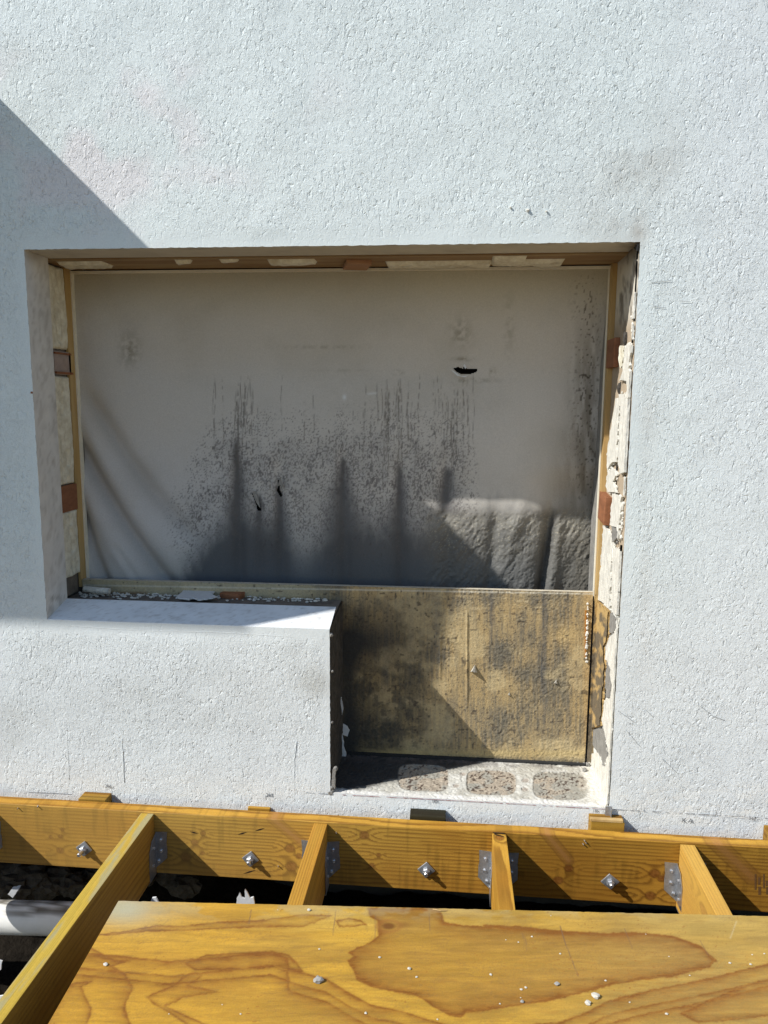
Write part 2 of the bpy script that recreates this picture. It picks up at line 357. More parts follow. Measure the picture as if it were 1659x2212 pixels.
# reveals, soffit, sill
def sheet(name, p00, p10, p11, p01, nu, nv, mat, parent, disp=0.0, nrm=(0, 0, 1), fq=20, cf=None, seed=0):
    u, v = np.meshgrid(np.linspace(0, 1, nu), np.linspace(0, 1, nv), indexing='ij')
    p00, p10, p11, p01 = map(np.array, (p00, p10, p11, p01))
    Pq = ((1 - u) * (1 - v))[..., None] * p00 + (u * (1 - v))[..., None] * p10 + (u * v)[..., None] * p11 + ((1 - u) * v)[..., None] * p01
    L1 = np.linalg.norm(p10 - p00); L2 = np.linalg.norm(p01 - p00)
    h = (fbm(u * L1 * fq, v * L2 * fq, seed, 3) - .5) * 2 * disp
    edge = np.minimum(np.minimum(u, 1 - u) * L1, np.minimum(v, 1 - v) * L2); h = h * sstep(0, .006, edge)
    Pq = Pq + h[..., None] * np.array(nrm, float)
    C = cf(Pq).reshape(-1, 3) if cf else None
    return part(name, Pq.reshape(-1, 3), gridfaces(nu, nv), mat, parent, C, smooth=True)
MAT_RV = simple('reveal_plaster_stained', (1, 1, 1), .8, var=.10, scale=16, bump=.0007, bscale=100, vcol=True, spec=.3)
def cf_left(P):
    x, y = toD(P); c = np.ones(P.shape) * np.array([.72, .715, .70])
    c = mixc(c, (.22, .19, .16), .16 * sstep(.5, .8, fbm(x / 9., y / 25., 1)) + .5 * np.exp(-((x - 75) / 22) ** 2 - ((y - 552) / 16) ** 2) + .25 * sstep(.12, .10, 0.12 - P[..., 1]) * sstep(.5, .7, fbm(x / 5, y / 20., 2)) + .4 * sstep(1230, 1300, y) * sstep(.45, .7, fbm(x / 8., y / 12., 3)))
    return c
def cf_soff(P):
    x, y = toD(P); c = np.ones(P.shape) * np.array([.58, .545, .46])
    c = mixc(c, (.16, .12, .09), .8 * sstep(1330, 1385, x) * sstep(.25, .6, fbm(x / 14., y / 6., 1)) + .25 * sstep(.5, .8, fbm(x / 60., y / 10., 2)) + .6 * np.exp(-((x - 72) / 20) ** 2) * sstep(.4, .6, fbm(x / 8., y / 6., 3)))
    return c
def cf_right(P):
    x, y = toD(P); c = np.ones(P.shape) * np.array([.66, .62, .54])
    c = mixc(c, (.42, .34, .25), sstep(660, 720, y) * sstep(1250, 1220, y))
    c = mixc(c, (.72, .72, .68), sstep(1290, 1330, y))
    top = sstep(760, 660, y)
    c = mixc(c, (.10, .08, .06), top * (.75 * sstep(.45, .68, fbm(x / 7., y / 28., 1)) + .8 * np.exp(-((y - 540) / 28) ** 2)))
    return c
def cf_sill(P):
    x, y = toD(P); c = np.ones(P.shape) * np.array([.80, .83, .86])
    c = mixc(c, (.40, .38, .36), .30 * sstep(.55, .8, fbm(x / 20., y / 6., 1)) + .35 * sstep(.6, .75, fbm(x / 4., y / 3., 2)))
    return c
sheet('left_reveal', (XL, 0, ZSF), (XL, .12, ZSB), (XL, .12, ZT), (XL, 0, ZT), 14, 130, MAT_RV, wall, .0012, (1, 0, 0), 14, cf_left)
sheet('soffit', (XL, 0, ZT), (XR, 0, ZT), (XR, .127, ZT), (XL, .127, ZT), 160, 14, MAT_RV, wall, .0015, (0, 0, -1), 14, cf_soff, 2)
sheet('right_reveal', (XR, 0, ZLED), (XR, .26, ZLED), (XR, .26, ZT), (XR, 0, ZT), 30, 170, MAT_RV, wall, .003, (-1, 0, 0), 30, cf_right, 3)
sheet('sill', (XL, 0, ZSF), (XB, 0, ZSF), (XB, YS, ZSB), (XL, YS, ZSB), 110, 18, MAT_RV, wall, .0008, (0, 0, 1), 12, cf_sill, 4)
V, Fc = box((XL - .03, YS + .002, -.70), (XB - .004, YP - .001, -.618)); part('mortar_bed', V, Fc, MAT_BACKMORTAR, wall)
sheet('block_side', (XB, 0, ZLED), (XB, YP - .002, ZLED), (XB, YP - .002, ZSB - .016), (XB, 0, ZSF), 26, 60, MAT_DARKMORTAR, wall, .006, (1, 0, 0), 25, None, 5)
# recess behind the plaster return: dark gap, then lining
V, Fc = box((XL - .06, .121, -.70), (XL - .031, .40, .46)); part('masonry_edge', V, Fc, MAT_DARKMORTAR, wall)
V, Fc = box((XL - .03, .128, .412), (XR + .03, .40, .46)); part('masonry_edge', V, Fc, MAT_DARKMORTAR, wall)
V, Fc = box((XR + .006, .262, ZLED - .05), (XR + .05, .40, .41)); part('masonry_edge', V, Fc, MAT_DARKMORTAR, wall)
V, Fc = box((-2.2, .46, -1.33), (1.6, .50, 1.2)); part('inner_lining', V, Fc, MAT_DARKIN, wall)
V, Fc = box((-8, .52, -1.90), (8, .62, 4.5)); part('inner_leaf', V, Fc, MAT_DARKIN, wall)
V, Fc = box((-8, .003, -1.343), (8, .51, -1.336)); part('wall_underside', V, Fc, MAT_DARKMORTAR, wall)
V, Fc = box((-8, .0, 4.5), (8, 3, 4.6)); part('wall_coping', V, Fc, MAT_CONC, wall)
for xe in (-8.1, 8.0):
    V, Fc = box((xe, 0, -1.9), (xe + .1, .6, 4.5)); part('end_return', V, Fc, MAT_CONC, wall)

# ledge of cut blocks
CORES = [(861, 968, 1652, 1709), (1008, 1114, 1664, 1717), (1152, 1268, 1668, 1727)]
DOTS = [(985, 1697, 7), (1135, 1685.5, 8.5), (1134, 1704.5, 7.5), (1000, 1672, 7)]
def cf_ledge(P):
    x, y = toD(P); c = np.ones(P.shape) * np.array([.62, .61, .56])
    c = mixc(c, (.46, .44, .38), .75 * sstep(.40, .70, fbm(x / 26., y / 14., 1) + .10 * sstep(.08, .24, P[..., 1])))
    c = mixc(c, (.035, .034, .034), .95 * sstep(8, -8, y - np.interp(x, [720, 870, 1070, 1300], [1718, 1683, 1644, 1630]) + 10 * (fbm(x / 20., y / 7., 4) - .5)))  # soot, with the raised block's cast shadow painted in along its edge
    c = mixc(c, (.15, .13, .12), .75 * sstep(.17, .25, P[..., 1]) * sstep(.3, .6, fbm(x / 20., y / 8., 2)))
    for k, (x0, x1, y0, y1) in enumerate(CORES):
        u = (x - (x0 + x1) / 2) / ((x1 - x0) / 2); v = (y - (y0 + y1) / 2 - u * 2) / ((y1 - y0) / 2)
        q = (np.abs(u) ** 4 + np.abs(v) ** 4) + .12 * (fbm(x / 5., y / 5., k) - .5)
        m = sstep(1.06, .96, q); cc = mixc(np.ones(P.shape) * np.array([.42, .36, .285]), (.35, .335, .29), sstep(.45, .62, fbm(x / 24., y / 12., 3 + k)) + (k == 2) * .5 * sstep(1180, 1230, x))
        hol = sstep(.66, .74, vn(x / 3.6 + y * .12, y / 2.4, k + 2)) * sstep(.35, .5, fbm(x / 26., y / 14., 5) + (.2 if k == 1 else 0))
        cc = mixc(cc, (.07, .045, .035), hol * .9)
        c = c * (1 - m[..., None]) + cc * m[..., None]
        c = mixc(c, (.25, .23, .2), .5 * np.exp(-((q - 1.05) / .09) ** 2))
    for x0, y0, r in DOTS:
        m = sstep(1.1, .85, np.hypot((x - x0) / r, (y - y0) / (r * .6))); c = mixc(c, (.38, .33, .28), m * .85)
    c = mixc(c, (.74, .73, .70), sstep(.030, .012, P[..., 1] + .03 * (fbm(x / 18., y / 9., 7) - .5)) * .9)
    c = mixc(c, (.72, .69, .62), sstep(.40, .44, P[..., 0] + .05 * (fbm(x / 8., y / 8., 1) - .5)) * .9)
    return c
u, v = np.meshgrid(np.linspace(XB, XR, 330), np.linspace(0, YP + .015, 110), indexing='ij')
h = .0035 * (fbm(u * 30, v * 30, 3) - .5) - .002 * sstep(.62, .7, vn(u * 180, v * 180, 2)); h *= sstep(0, .006, v)
P = np.stack([u, v, ZLED + h], -1)
lx, ly = toD(P); own = np.zeros(u.shape, int)
for k, (x0, x1, y0, y1) in enumerate(CORES):
    cu_ = (lx - (x0 + x1) / 2) / ((x1 - x0) / 2); cv_ = (ly - (y0 + y1) / 2 - cu_ * 2) / ((y1 - y0) / 2); own[(np.abs(cu_) ** 4 + np.abs(cv_) ** 4) < 1.0] = k + 1
for k, (x0, y0, rr_) in enumerate(DOTS): own[np.hypot((lx - x0) / rr_, (ly - y0) / (rr_ * .6)) < .95] = 10 + k
P[..., 2] -= .0022 * (own > 0)
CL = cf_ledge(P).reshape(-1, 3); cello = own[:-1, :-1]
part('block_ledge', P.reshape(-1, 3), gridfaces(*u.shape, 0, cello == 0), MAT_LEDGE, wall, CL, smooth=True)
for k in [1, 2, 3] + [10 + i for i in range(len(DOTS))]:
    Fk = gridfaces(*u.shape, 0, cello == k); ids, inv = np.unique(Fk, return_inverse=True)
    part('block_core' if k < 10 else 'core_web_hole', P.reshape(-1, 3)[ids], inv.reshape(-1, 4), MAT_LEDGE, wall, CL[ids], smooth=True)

# hairline ridges in the paint, pencil and chalk lines, written figures
def ridge(pts, w=.0012, seed=0, name='paint_ridge', mat=None, amp=.7):
    rr = random.Random(seed); path = []
    for (x0, y0), (x1, y1) in zip(pts[:-1], pts[1:]):
        k = max(1, int(math.hypot(x1 - x0, y1 - y0) / 6))
        for j in range(k): path.append(onY(x0 + (x1 - x0) * j / k + rr.uniform(-amp, amp), y0 + (y1 - y0) * j / k, .0002))
    path.append(onY(*pts[-1], .0002)); V, Fc = tube(path, w, 6)
    me_ = mesh(name, V, Fc, mat or MAT_STUCCO, np.ones((len(V), 3)) * np.array([.74, .77, .77]), smooth=True)
    return link(name, me_, wall)
for k, pts in enumerate([[(107, 1490), (127, 1425), (129, 1410)], [(143, 1550), (146, 1610), (150, 1685)], [(263, 1595), (266, 1640), (268, 1690)], [(246, 1500), (243, 1540)],
                         [(375, 1565), (384, 1610), (386, 1690)], [(640, 1602), (636, 1640), (635, 1730)], [(15, 1452), (40, 1450), (60, 1446)],
                         [(155, 1352), (240, 1358), (330, 1363), (470, 1366), (560, 1371), (700, 1380)], [(0, 1378), (60, 1360), (95, 1340)], [(552, 1625), (556, 1690)], [(445, 1640), (450, 1680)]]):
    ridge(pts, .0008 if k != 9 else .0006, k)
for k, pts in enumerate([[(1407, 610), (1450, 606)], [(1412, 662), (1438, 665)], [(1468, 650), (1490, 651)], [(1520, 728), (1534, 733)], [(1513, 1525), (1540, 1547), (1566, 1556)], [(1335, 1535), (1370, 1560)], [(1355, 1580), (1385, 1615), (1467, 1675)][:2], [(1432, 1640), (1465, 1672)], [(1397, 1535), (1410, 1548)], [(60, 1711), (115, 1713), (155, 1716)]]):
    V, Fc = tube([onY(x, y, -.0006) for x, y in pts], .00038, 5); link('scratch', mesh('scratch', V, Fc, MAT_PENCIL), wall)
def line_strip(pts, w, mat, name, seed, gap=.2, y=-.0012):
    rr = random.Random(seed); V = []; Fc = []
    for (x0, y0), (x1, y1) in zip(pts[:-1], pts[1:]):
        k = int(math.hypot(x1 - x0, y1 - y0) / 7)
        for j in range(k):
            if rr.random() < gap: continue
            t0, t1 = j / k, (j + 1) / k; ww = w * rr.uniform(.5, 1.2)
            a = onY(x0 + (x1 - x0) * t0, y0 + (y1 - y0) * t0, y); b = onY(x0 + (x1 - x0) * t1, y0 + (y1 - y0) * t1, y)
            o = len(V); V += [(a[0], y, a[2] - ww), (b[0], y, b[2] - ww), (b[0], y, b[2] + ww), (a[0], y, a[2] + ww)]; Fc.append([o, o + 1, o + 2, o + 3])
    return link(name, mesh(name, V, Fc, mat), wall)
line_strip([(1318, 1748), (1480, 1757), (1659, 1768)], .0008, MAT_PENCIL, 'pencil_line', 1, .25)
line_strip([(740, 1717), (900, 1725), (1100, 1736), (1308, 1748)], .0008, MAT_REDLINE, 'chalk_line', 2, .2, -.0015)
line_strip([(660, 1712.5), (716, 1716)], .0006, MAT_PENCIL, 'pencil_line', 3, .1)
def writing(txt, x, y, size, rot=0, rotx=-.06):
    cu = bpy.data.curves.new('figures', 'FONT'); cu.body = txt; cu.size = size; cu.align_x = 'CENTER'; cu.align_y = 'CENTER'; cu.offset = .0001
    t = bpy.data.objects.new('tmp', cu); COL.objects.link(t)
    me_ = bpy.data.meshes.new_from_object(t.evaluated_get(bpy.context.evaluated_depsgraph_get())); bpy.data.objects.remove(t); me_.materials.clear(); me_.materials.append(MAT_PENCIL)
    o = link('pencil_figures', me_, wall, tuple(onY(x, y, -.0022))); o.rotation_euler = (math.pi / 2, rot, 0)
writing('265', 582.5, 1718, .015); writing('|', 573.5, 1721, .011)
writing('266', 234, 1698.5, .014); writing('|', 223, 1699, .010)
writing('185', 939, 1731.5, .014); writing('|', 926.5, 1732.5, .012)
writing('K A', 1485, 1773, .019); writing('565', 1626, 1768, .013); writing('185', 1287, 1752, .011); writing('|', 1303, 1754, .012)
V, Fc = box((-.0045, -.004, -.0045), (.0045, .002, .0045)); p = onY(69, 848, 0); part('rusty_nail_head', np.array(V) * .6 + p, Fc, MAT_REDWOOD, wall)
for x, y in [(1140, 454), (1180, 456), (1103, 448)]:
    V, Fc = lump(onY(x, y, -.002), .005 if x == 1140 else .003, int(x), 0); part('render_nib', V, Fc, MAT_WHITE, wall)
# ragged edge bits along the cut
for k, (x, y, s) in enumerate([(715, 1372, .006), (714, 1712, .008), (716, 1700, .006), (725, 1660, .007), (718, 1450, .004), (717, 1560, .004)]):
    V, Fc = lump(onY(x, y, .004), s, 50 + k, 1); part('mortar_crumb', V, Fc, MAT_GREYP, wall)

# ------------------------------------------------------------------ right reveal: broken plaster pieces
def c4(x, y): return (1206.9 + x * .2729, 713.2 + y * .2729)
def c6(x, y): return (1179.5 + x * .2729, 1179.5 + y * .2729)
def c7(x, y): return (1042.4 + x * .3717, 493.7 + y * .3717)
XQ = XR - .003
rp_ = [
 ('dark_hollow', MAT_DARKIN, .004, [(1389, 519), (1372, 536), (1380, 541), (1388, 552)]),
 ('white_plaster', MAT_WHITE, .004, [c7(930, 170), c7(918, 520), c7(872, 522), c7(885, 420), c7(905, 330)]),
 ('white_plaster', MAT_WHITE, .005, [c4(590, -40), c4(625, -60), c4(618, 60), c4(605, 95), c4(590, 60)]),
 ('white_plaster', MAT_WHITE, .006, [c4(560, 108), c4(600, 118), c4(612, 150), c4(570, 240), c4(575, 300), c4(605, 330), c4(608, 390), c4(590, 540), c4(560, 540), c4(556, 400), c4(500, 400), c4(525, 320), c4(530, 230), c4(540, 160)]),
 ('foam_strip', MAT_FOAM, .008, [c4(505, 120), c4(535, 130), c4(530, 220), c4(515, 300), c4(500, 290), c4(500, 200)]),
 ('white_plaster', MAT_WHITE, .007, [c4(470, 545), c4(498, 540), c4(500, 505), c4(535, 505), c4(538, 545), c4(585, 542), c4(580, 700), c4(560, 900), c4(545, 1130), c4(500, 1135), c4(490, 1060), c4(485, 1000), c4(500, 800), c4(508, 600), c4(500, 600), c4(488, 800), c4(480, 940), c4(478, 1040), c4(440, 1050), c4(400, 1110), c4(405, 960), c4(430, 780), c4(455, 640)]),
 ('white_plaster', MAT_WHITE, .006, [c4(400, 1110), c4(450, 1100), c4(470, 1150), c4(440, 1200), c4(475, 1290), c4(400, 1280), c4(385, 1230)]),
 ('white_plaster', MAT_WHITE, .007, [c4(440, 1290), c4(520, 1320), c4(510, 1420), c4(500, 1560), c4(490, 1660), c4(480, 1640), c4(478, 1560), c4(420, 1540), c4(430, 1430), c4(440, 1380)]),
 ('white_plaster', MAT_WHITE, .004, [c4(525, 1180), c4(550, 1150), c4(545, 1320), c4(525, 1310)]),
 ('white_plaster', MAT_WHITE, .008, [c4(370, 1545), c4(420, 1600), c4(440, 1650), c4(445, 1740), c4(430, 1900), c4(425, 2215), c6(525, 510), c6(435, 425), c4(335, 2090), c4(345, 1900), c4(360, 1750)]),
 ('white_plaster', MAT_WHITE, .006, [c4(450, 1720), c4(505, 1745), c4(512, 1710), c4(520, 1720), c4(515, 1900), c4(505, 2100), c6(605, 380), c6(590, 560), c6(530, 510), c4(440, 2200), c4(440, 1900)]),
 ('white_plaster', MAT_WHITE, .004, [c6(575, 590), c6(590, 570), c6(570, 900), c6(545, 1300), c6(530, 1700), c6(505, 2070), c6(450, 2050), c6(350, 1760), c6(340, 1720), c6(370, 1640), c6(420, 1640), c6(470, 1760), c6(500, 1660), c6(490, 1560), c6(465, 1440), c6(450, 1360), c6(480, 1210), c6(515, 1210), c6(530, 1100), c6(515, 960), c6(490, 910), c6(475, 900), c6(480, 790), c6(505, 740), c6(550, 690)]),
 ('brown_board_piece', None, .009, [c6(333, 380), c6(385, 400), c6(425, 440), c6(520, 515), c6(510, 600), c6(505, 740), c6(480, 800), c6(475, 900), c6(490, 940), c6(465, 1200), c6(450, 1420), c6(370, 1450), c6(350, 1560), c6(330, 1700), c6(312, 1690), c6(318, 1200)]),
 ('grey_mortar_patch', MAT_GREYP, .003, [c6(515, 530), c6(562, 570), c6(550, 680), c6(512, 690)]),
 ('grey_mortar_patch', MAT_GREYP, .003, [c6(490, 915), c6(515, 960), c6(528, 1100), c6(512, 1200), c6(482, 1200), c6(478, 1050)]),
 ('grey_mortar_patch', MAT_GREYP, .003, [c6(375, 1452), c6(460, 1445), c6(488, 1560), c6(498, 1650), c6(472, 1750), c6(425, 1650), c6(372, 1560)]),
 ('grey_mortar_patch', MAT_GREYP, .008, [c4(440, 1550), c4(475, 1570), c4(480, 1640), c4(455, 1680), c4(440, 1620)]),
]
def cf_brown(P):
    x, y = toD(P); c = np.ones(P.shape) * np.array([.50, .34, .14])
    c = mixc(c, (.10, .09, .075), sstep(.42, .62, fbm(x / 9., y / 22., 2) + .15 * sstep(1330, 1400, y)) * .85)
    return c
for k, (nm, mt, t, pts) in enumerate(rp_):
    if nm == 'brown_board_piece':
        Pj = [onX(x, y, XQ) for x, y in jag(pts, .8, 4, k)]; Pn = np.array(Pj)
        # fill with a fine grid so that its stains follow the surface
        ya, yb, za, zb = Pn[:, 1].min(), Pn[:, 1].max(), Pn[:, 2].min(), Pn[:, 2].max()
        yy, zz = np.meshgrid(np.arange(ya, yb, .0022), np.arange(za, zb, .0022), indexing='ij')
        ins = inpoly(yy, zz, [(a[1], a[2]) for a in Pj])
        cell = ins[1:, 1:] & ins[:-1, 1:] & ins[1:, :-1] & ins[:-1, :-1]
        G = np.stack([XQ - t + .003 * (fbm(yy * 90, zz * 60, 2) - .5), yy, zz], -1)
        V, Fc = extrude(Pj, (-1, 0, 0), t - .0035); part('brown_board_backing', V, Fc, MAT_FTIMBER, wall)
        part('brown_board_piece', G.reshape(-1, 3), gridfaces(*yy.shape, 0, cell), MAT_PANEL, wall, cf_brown(G).reshape(-1, 3))
    else:
        patch(nm, pts, 0, XQ, t, mt, wall, 1.1, 5, k)
rr = random.Random(77); Va = []; Fa = []; Vb_ = []; Fb_ = []
for k, (nm, mt, t, pts) in enumerate(rp_):
    if nm in ('dark_hollow',): continue
    for (xa, ya), (xb, yb) in zip(pts, pts[1:] + pts[:1]):
        for j in range(int(math.hypot(xb - xa, yb - ya) / 2.6)):
            if rr.random() < .45: continue
            q = rr.random(); p = onX(xa + (xb - xa) * q + rr.gauss(0, 1.6), ya + (yb - ya) * q + rr.gauss(0, 1.6), XQ)
            if p[1] < .004: continue
            V, Fc = lump(p, rr.uniform(.0012, .0048), rr.randint(0, 9999), 0, (1.0, 1.2, 1.5)); A_, B2_ = (Va, Fa) if mt is not MAT_GREYP and nm != 'brown_board_piece' else (Vb_, Fb_)
            o_ = len(A_); A_ += [tuple(v_) for v_ in V]; B2_ += [[i + o_ for i in f] for f in Fc]
tag(part('plaster_crumbs', Va, Fa, MAT_WHITE, wall), kind='stuff'); tag(part('mortar_crumbs', Vb_, Fb_, MAT_GREYP, wall), kind='stuff')
for k, (x, y, s) in enumerate([c4(480, 460) + (.012,), c4(460, 1090) + (.006,), c4(525, 60) + (.010,), c7(830, 640) + (.012,), c4(430, 1570) + (.004,)]):
    V, Fc = lump(onX(x, y, XQ), s, 70 + k, 1, (.5, .6, 1.6)); part('dark_hollow', V, Fc, MAT_DARKMORTAR, wall)

# ------------------------------------------------------------------ timber lining round the opening
frame = empty('timber_lining', (-.35, .2, -.6), 'golden brown timber lining strips left round the inside of the window opening', 'frame')
V, Fc = box((XL - .03, .250, -.60), (XL - .022, .292, .398)); part('side_strip', V, Fc, MAT_FTIMBER, frame)
V, Fc = box((XR - .014, .262, -.62), (XR + .008, .30, .395)); part('side_strip', V, Fc, MAT_FTIMBER, frame)
V, Fc = box((XL - .03, .130, .396), (XR + .004, .292, .411)); part('head_strip', V, Fc, MAT_HEAD, frame)
V, Fc = box((XL - .0215, .284, -.60), (XL - .0165, .300, .392)); part('edge_bead', V, Fc, MAT_BEAD, frame)
V, Fc = box((XL - .0215, .286, .3845), (XR - .012, .300, .392)); part('edge_bead', V, Fc, MAT_BEAD, frame)
V, Fc = box((XR - .018, .290, -.60), (XR - .0145, .300, .384)); part('edge_bead', V, Fc, MAT_BEAD, frame)
V, Fc = box((XR - .0135, .3005, -.62), (XR - .004, .40, .39)); part('side_return', V, Fc, MAT_GREYP, frame)
V, Fc = box((XL - .035, .3005, -.62), (XL - .0225, .40, .39)); part('side_return', V, Fc, MAT_GREYP, frame)
# foam strips left side: bumpy
def foam(name, y0, y1, z0, z1, x, seed, parent=frame, mat=MAT_FOAM, thick=.010):
    nu, nv = max(4, int((y1 - y0) / .004)), max(6, int((z1 - z0) / .004)); u, v = np.meshgrid(np.linspace(0, 1, nu), np.linspace(0, 1, nv), indexing='ij')
    yy = lerp(y0, y1, u) + .006 * (fbm(v * (z1 - z0) * 30, u * 0 + seed, seed, 3) - .5) * (u > .5); zz = lerp(z0, z1, v) + .003 * (fbm(u * 3, v * 0, seed) - .5)
    hh = thick * (.4 + 1.2 * fbm(yy * 60, zz * 14, seed, 4)) * sstep(0, .12, np.minimum(u, 1 - u)) * sstep(0, .03, np.minimum(v, 1 - v) * (z1 - z0) / .1)
    hh -= thick * .8 * np.exp(-((u - .55 - .25 * (vn(v * 5, v * 0, seed) - .5)) / .05) ** 2) * (vn(v * 9, v * 0, seed + 1) > .45)
    s = -1 if x > 0 else 1
    return part(name, np.stack([x + s * hh, yy, zz], -1).reshape(-1, 3), gridfaces(nu, nv), mat, parent, smooth=False)
zz_ = lambda y: onX(118, y, XL - .02)[2]
XF = XL - .026
V, Fc = box((XL - .032, .125, -.61), (XF - .001, .237, .405)); part('gap_filler', V, Fc, MAT_BACKMORTAR, frame)
foam('foam_strip', .136, .247, zz_(752), .392, XF, 1)
foam('foam_strip', .138, .244, zz_(1052), zz_(812), XF, 2)
foam('foam_strip', .140, .247, zz_(1262), zz_(1112), XF, 3)
# foam on the head
def foam_h(x0, x1, y0, y1, seed):
    a = onZ(x0, 570, .396)[0]; b = onZ(x1, 570, .396)[0]
    nu, nv = max(5, int((b - a) / .005)), 10; u, v = np.meshgrid(np.linspace(0, 1, nu), np.linspace(0, 1, nv), indexing='ij')
    xx = lerp(a, b, u); yy = lerp(y0, y1, v) + .02 * (fbm(xx * 22, v * 0, seed, 3) - .5) * (v > .3)
    hh = .012 * (.3 + fbm(xx * 20, yy * 50, seed, 3)) * sstep(0, .1, np.minimum(v, 1 - v)) * sstep(0, .02, np.minimum(u, 1 - u))
    part('foam_strip', np.stack([xx, yy, .3955 - hh], -1).reshape(-1, 3), gridfaces(nu, nv)[:, ::-1], MAT_FOAM, frame)
foam_h(135, 236, .15, .235, 1); foam_h(395, 430, .14, .16, 2); foam_h(490, 530, .14, .158, 3); foam_h(590, 690, .15, .20, 4)
foam_h(835, 1060, .20, .275, 5); foam_h(1060, 1130, .14, .26, 6); foam_h(1120, 1212, .19, .265, 7)
# packing blocks wedged between masonry and lining
def block(name, label, c0, c1, mat, rotv=(0, 0, 0), cat='packer', group='packing blocks round the opening'):
    c0 = np.array(c0); c1 = np.array(c1); cen = (c0 + c1) / 2; V, Fc = board(np.abs(c1 - c0), .02, .0012)
    o = link(name, mesh(name, V, Fc, mat), None, tuple(cen)); o.rotation_euler = rotv; return tag(o, label, cat, group)
b1 = block('packing_block', 'pale pink grey packing block in the gap high on the left side', (XF - .02, .165, zz_(808)), (XF + .004, .262, zz_(757)), MAT_PALEBLOCK)
V, Fc = box((-.013, -.05, .0255), (.016, .045, .031)); link('edge_slat', mesh('edge_slat', V, Fc, MAT_REDWOOD), b1)
V, Fc = box((-.013, -.05, -.033), (.018, .048, -.0265)); link('edge_slat', mesh('edge_slat', V, Fc, MAT_REDWOOD), b1)
block('packing_block', 'brown wooden packing block low on the left side of the opening', (XF - .02, .150, zz_(1113)), (XF + .010, .245, zz_(1054)), MAT_REDWOOD)
a = onX(1345, 727, XR)[2]; b_ = onX(1340, 792, XR)[2]
block('packing_block', 'dark red brown packing block high on the right side of the opening', (XR - .016, .17, b_), (XR + .004, .275, a), MAT_REDWOOD)
a = onX(1312, 1066, XR)[2]; b_ = onX(1312, 1128, XR)[2]
block('packing_block', 'worn reddish packing block lower on the right side beside white plaster', (XR - .018, .18, b_), (XR + .004, .275, a), MAT_REDWOOD, (.08, 0, 0))
a = onZ(741, 568, .39)[0]; b_ = onZ(795, 568, .39)[0]
block('packing_block', 'tan packing block hanging from the timber strip at the top of the opening', (a, .17, .384), (b_, .275, .396), simple('tan_block', (.42, .23, .13), .7, var=.2, scale=50, stretch=(.2, 1, 1)), (0, 0, .25))
# things on the mortar bed behind the sill
ZM_ = -.617
def bed(x, y, z=ZM_): return onZ(x, y, z)
block('packing_block', 'flat brown packing block lying on the mortar behind the sill', bed(512, 1286) + np.array([-.036, -.045, 0]), bed(512, 1286) + np.array([.034, .045, .018]), MAT_REDWOOD, (.05, 0, -.25))
o = link('packing_strip', None); bpy.data.objects.remove(o)
V, Fc = board((.085, .02, .008), .02, .001); o = link('wood_splinter', mesh('wood_splinter', V, Fc, MAT_FTIMBER), None, tuple(bed(478, 1277) + np.array([0, 0, .012]))); o.rotation_euler = (.2, -.1, -.5)
tag(o, 'thin brown wood splinter leaning beside the flat block behind the sill', 'splinter')
V, Fc = extrude([bed(x, y, ZM_ + .012) for x, y in jag([(380, 1294), (400, 1274), (446, 1273), (470, 1275), (455, 1284), (470, 1292), (440, 1296)], 1.2, 5, 3)], (0, 0, 1), .004)
tag(link('torn_sheet_scrap', mesh('torn_sheet_scrap', V, Fc, MAT_PAPER)), 'pale blue white torn scrap lying on the mortar behind the sill', 'scrap')
V, Fc = tube([bed(183, 1272, ZM_ + .02), bed(210, 1275, ZM_ + .02), bed(237, 1277, ZM_ + .018)], .010, 8); V = np.array(V)
tag(link('plaster_stick', mesh('plaster_stick', V, Fc, MAT_WHITE)), 'short white stick of plaster in the lower left corner behind the sill', 'plaster piece')
rr = random.Random(4); Va = []; Fa = []
for k in range(330):
    x = rr.uniform(172, 705); 
    if 385 < x < 540 and rr.random() < .6: continue
    z0 = ZM_ + .002; p = bed(x, 1280 + (x - 150) * .020 + rr.gauss(3, 3.4), z0)
    V, Fc = lump(p, rr.uniform(.0016, .0058), k, 0, (1.3, 1, .6)); o_ = len(Va); Va += [tuple(q) for q in V]; Fa += [[i + o_ for i in f] for f in Fc]
tag(part('plaster_crumbs', Va, Fa, MAT_WHITE, wall), kind='stuff')
# torn white flakes at the block's back corner
def c8(x, y): return ((1250 + x * .4065) / 1.8228, (2300 + y * .4068) / 1.8228)
for k, pts in enumerate([[(195, 340), (210, 350), (205, 410), (192, 400)], [(190, 430), (205, 440), (208, 600), (222, 740), (210, 780), (195, 640), (180, 600), (186, 500)],
                         [(207, 1080), (240, 1095), (245, 1230), (225, 1320), (240, 1440), (262, 1580), (285, 1650), (268, 1700), (205, 1745), (203, 1640), (215, 1500), (210, 1350), (202, 1200)],
                         [(240, 1350), (290, 1370), (318, 1410), (290, 1470), (245, 1450)]]):
    o = patch('torn_skin', [c8(*q) for q in pts], 1, YP - .022, .003, MAT_PAPER, wall, .8, 5, 30 + k)
patch('loose_mortar', [c8(150, 1780), c8(175, 1760), c8(178, 1960), c8(130, 2020), c8(110, 1960), c8(140, 1880)], 1, .012, .01, MAT_GREYP, wall, .8, 5, 9)

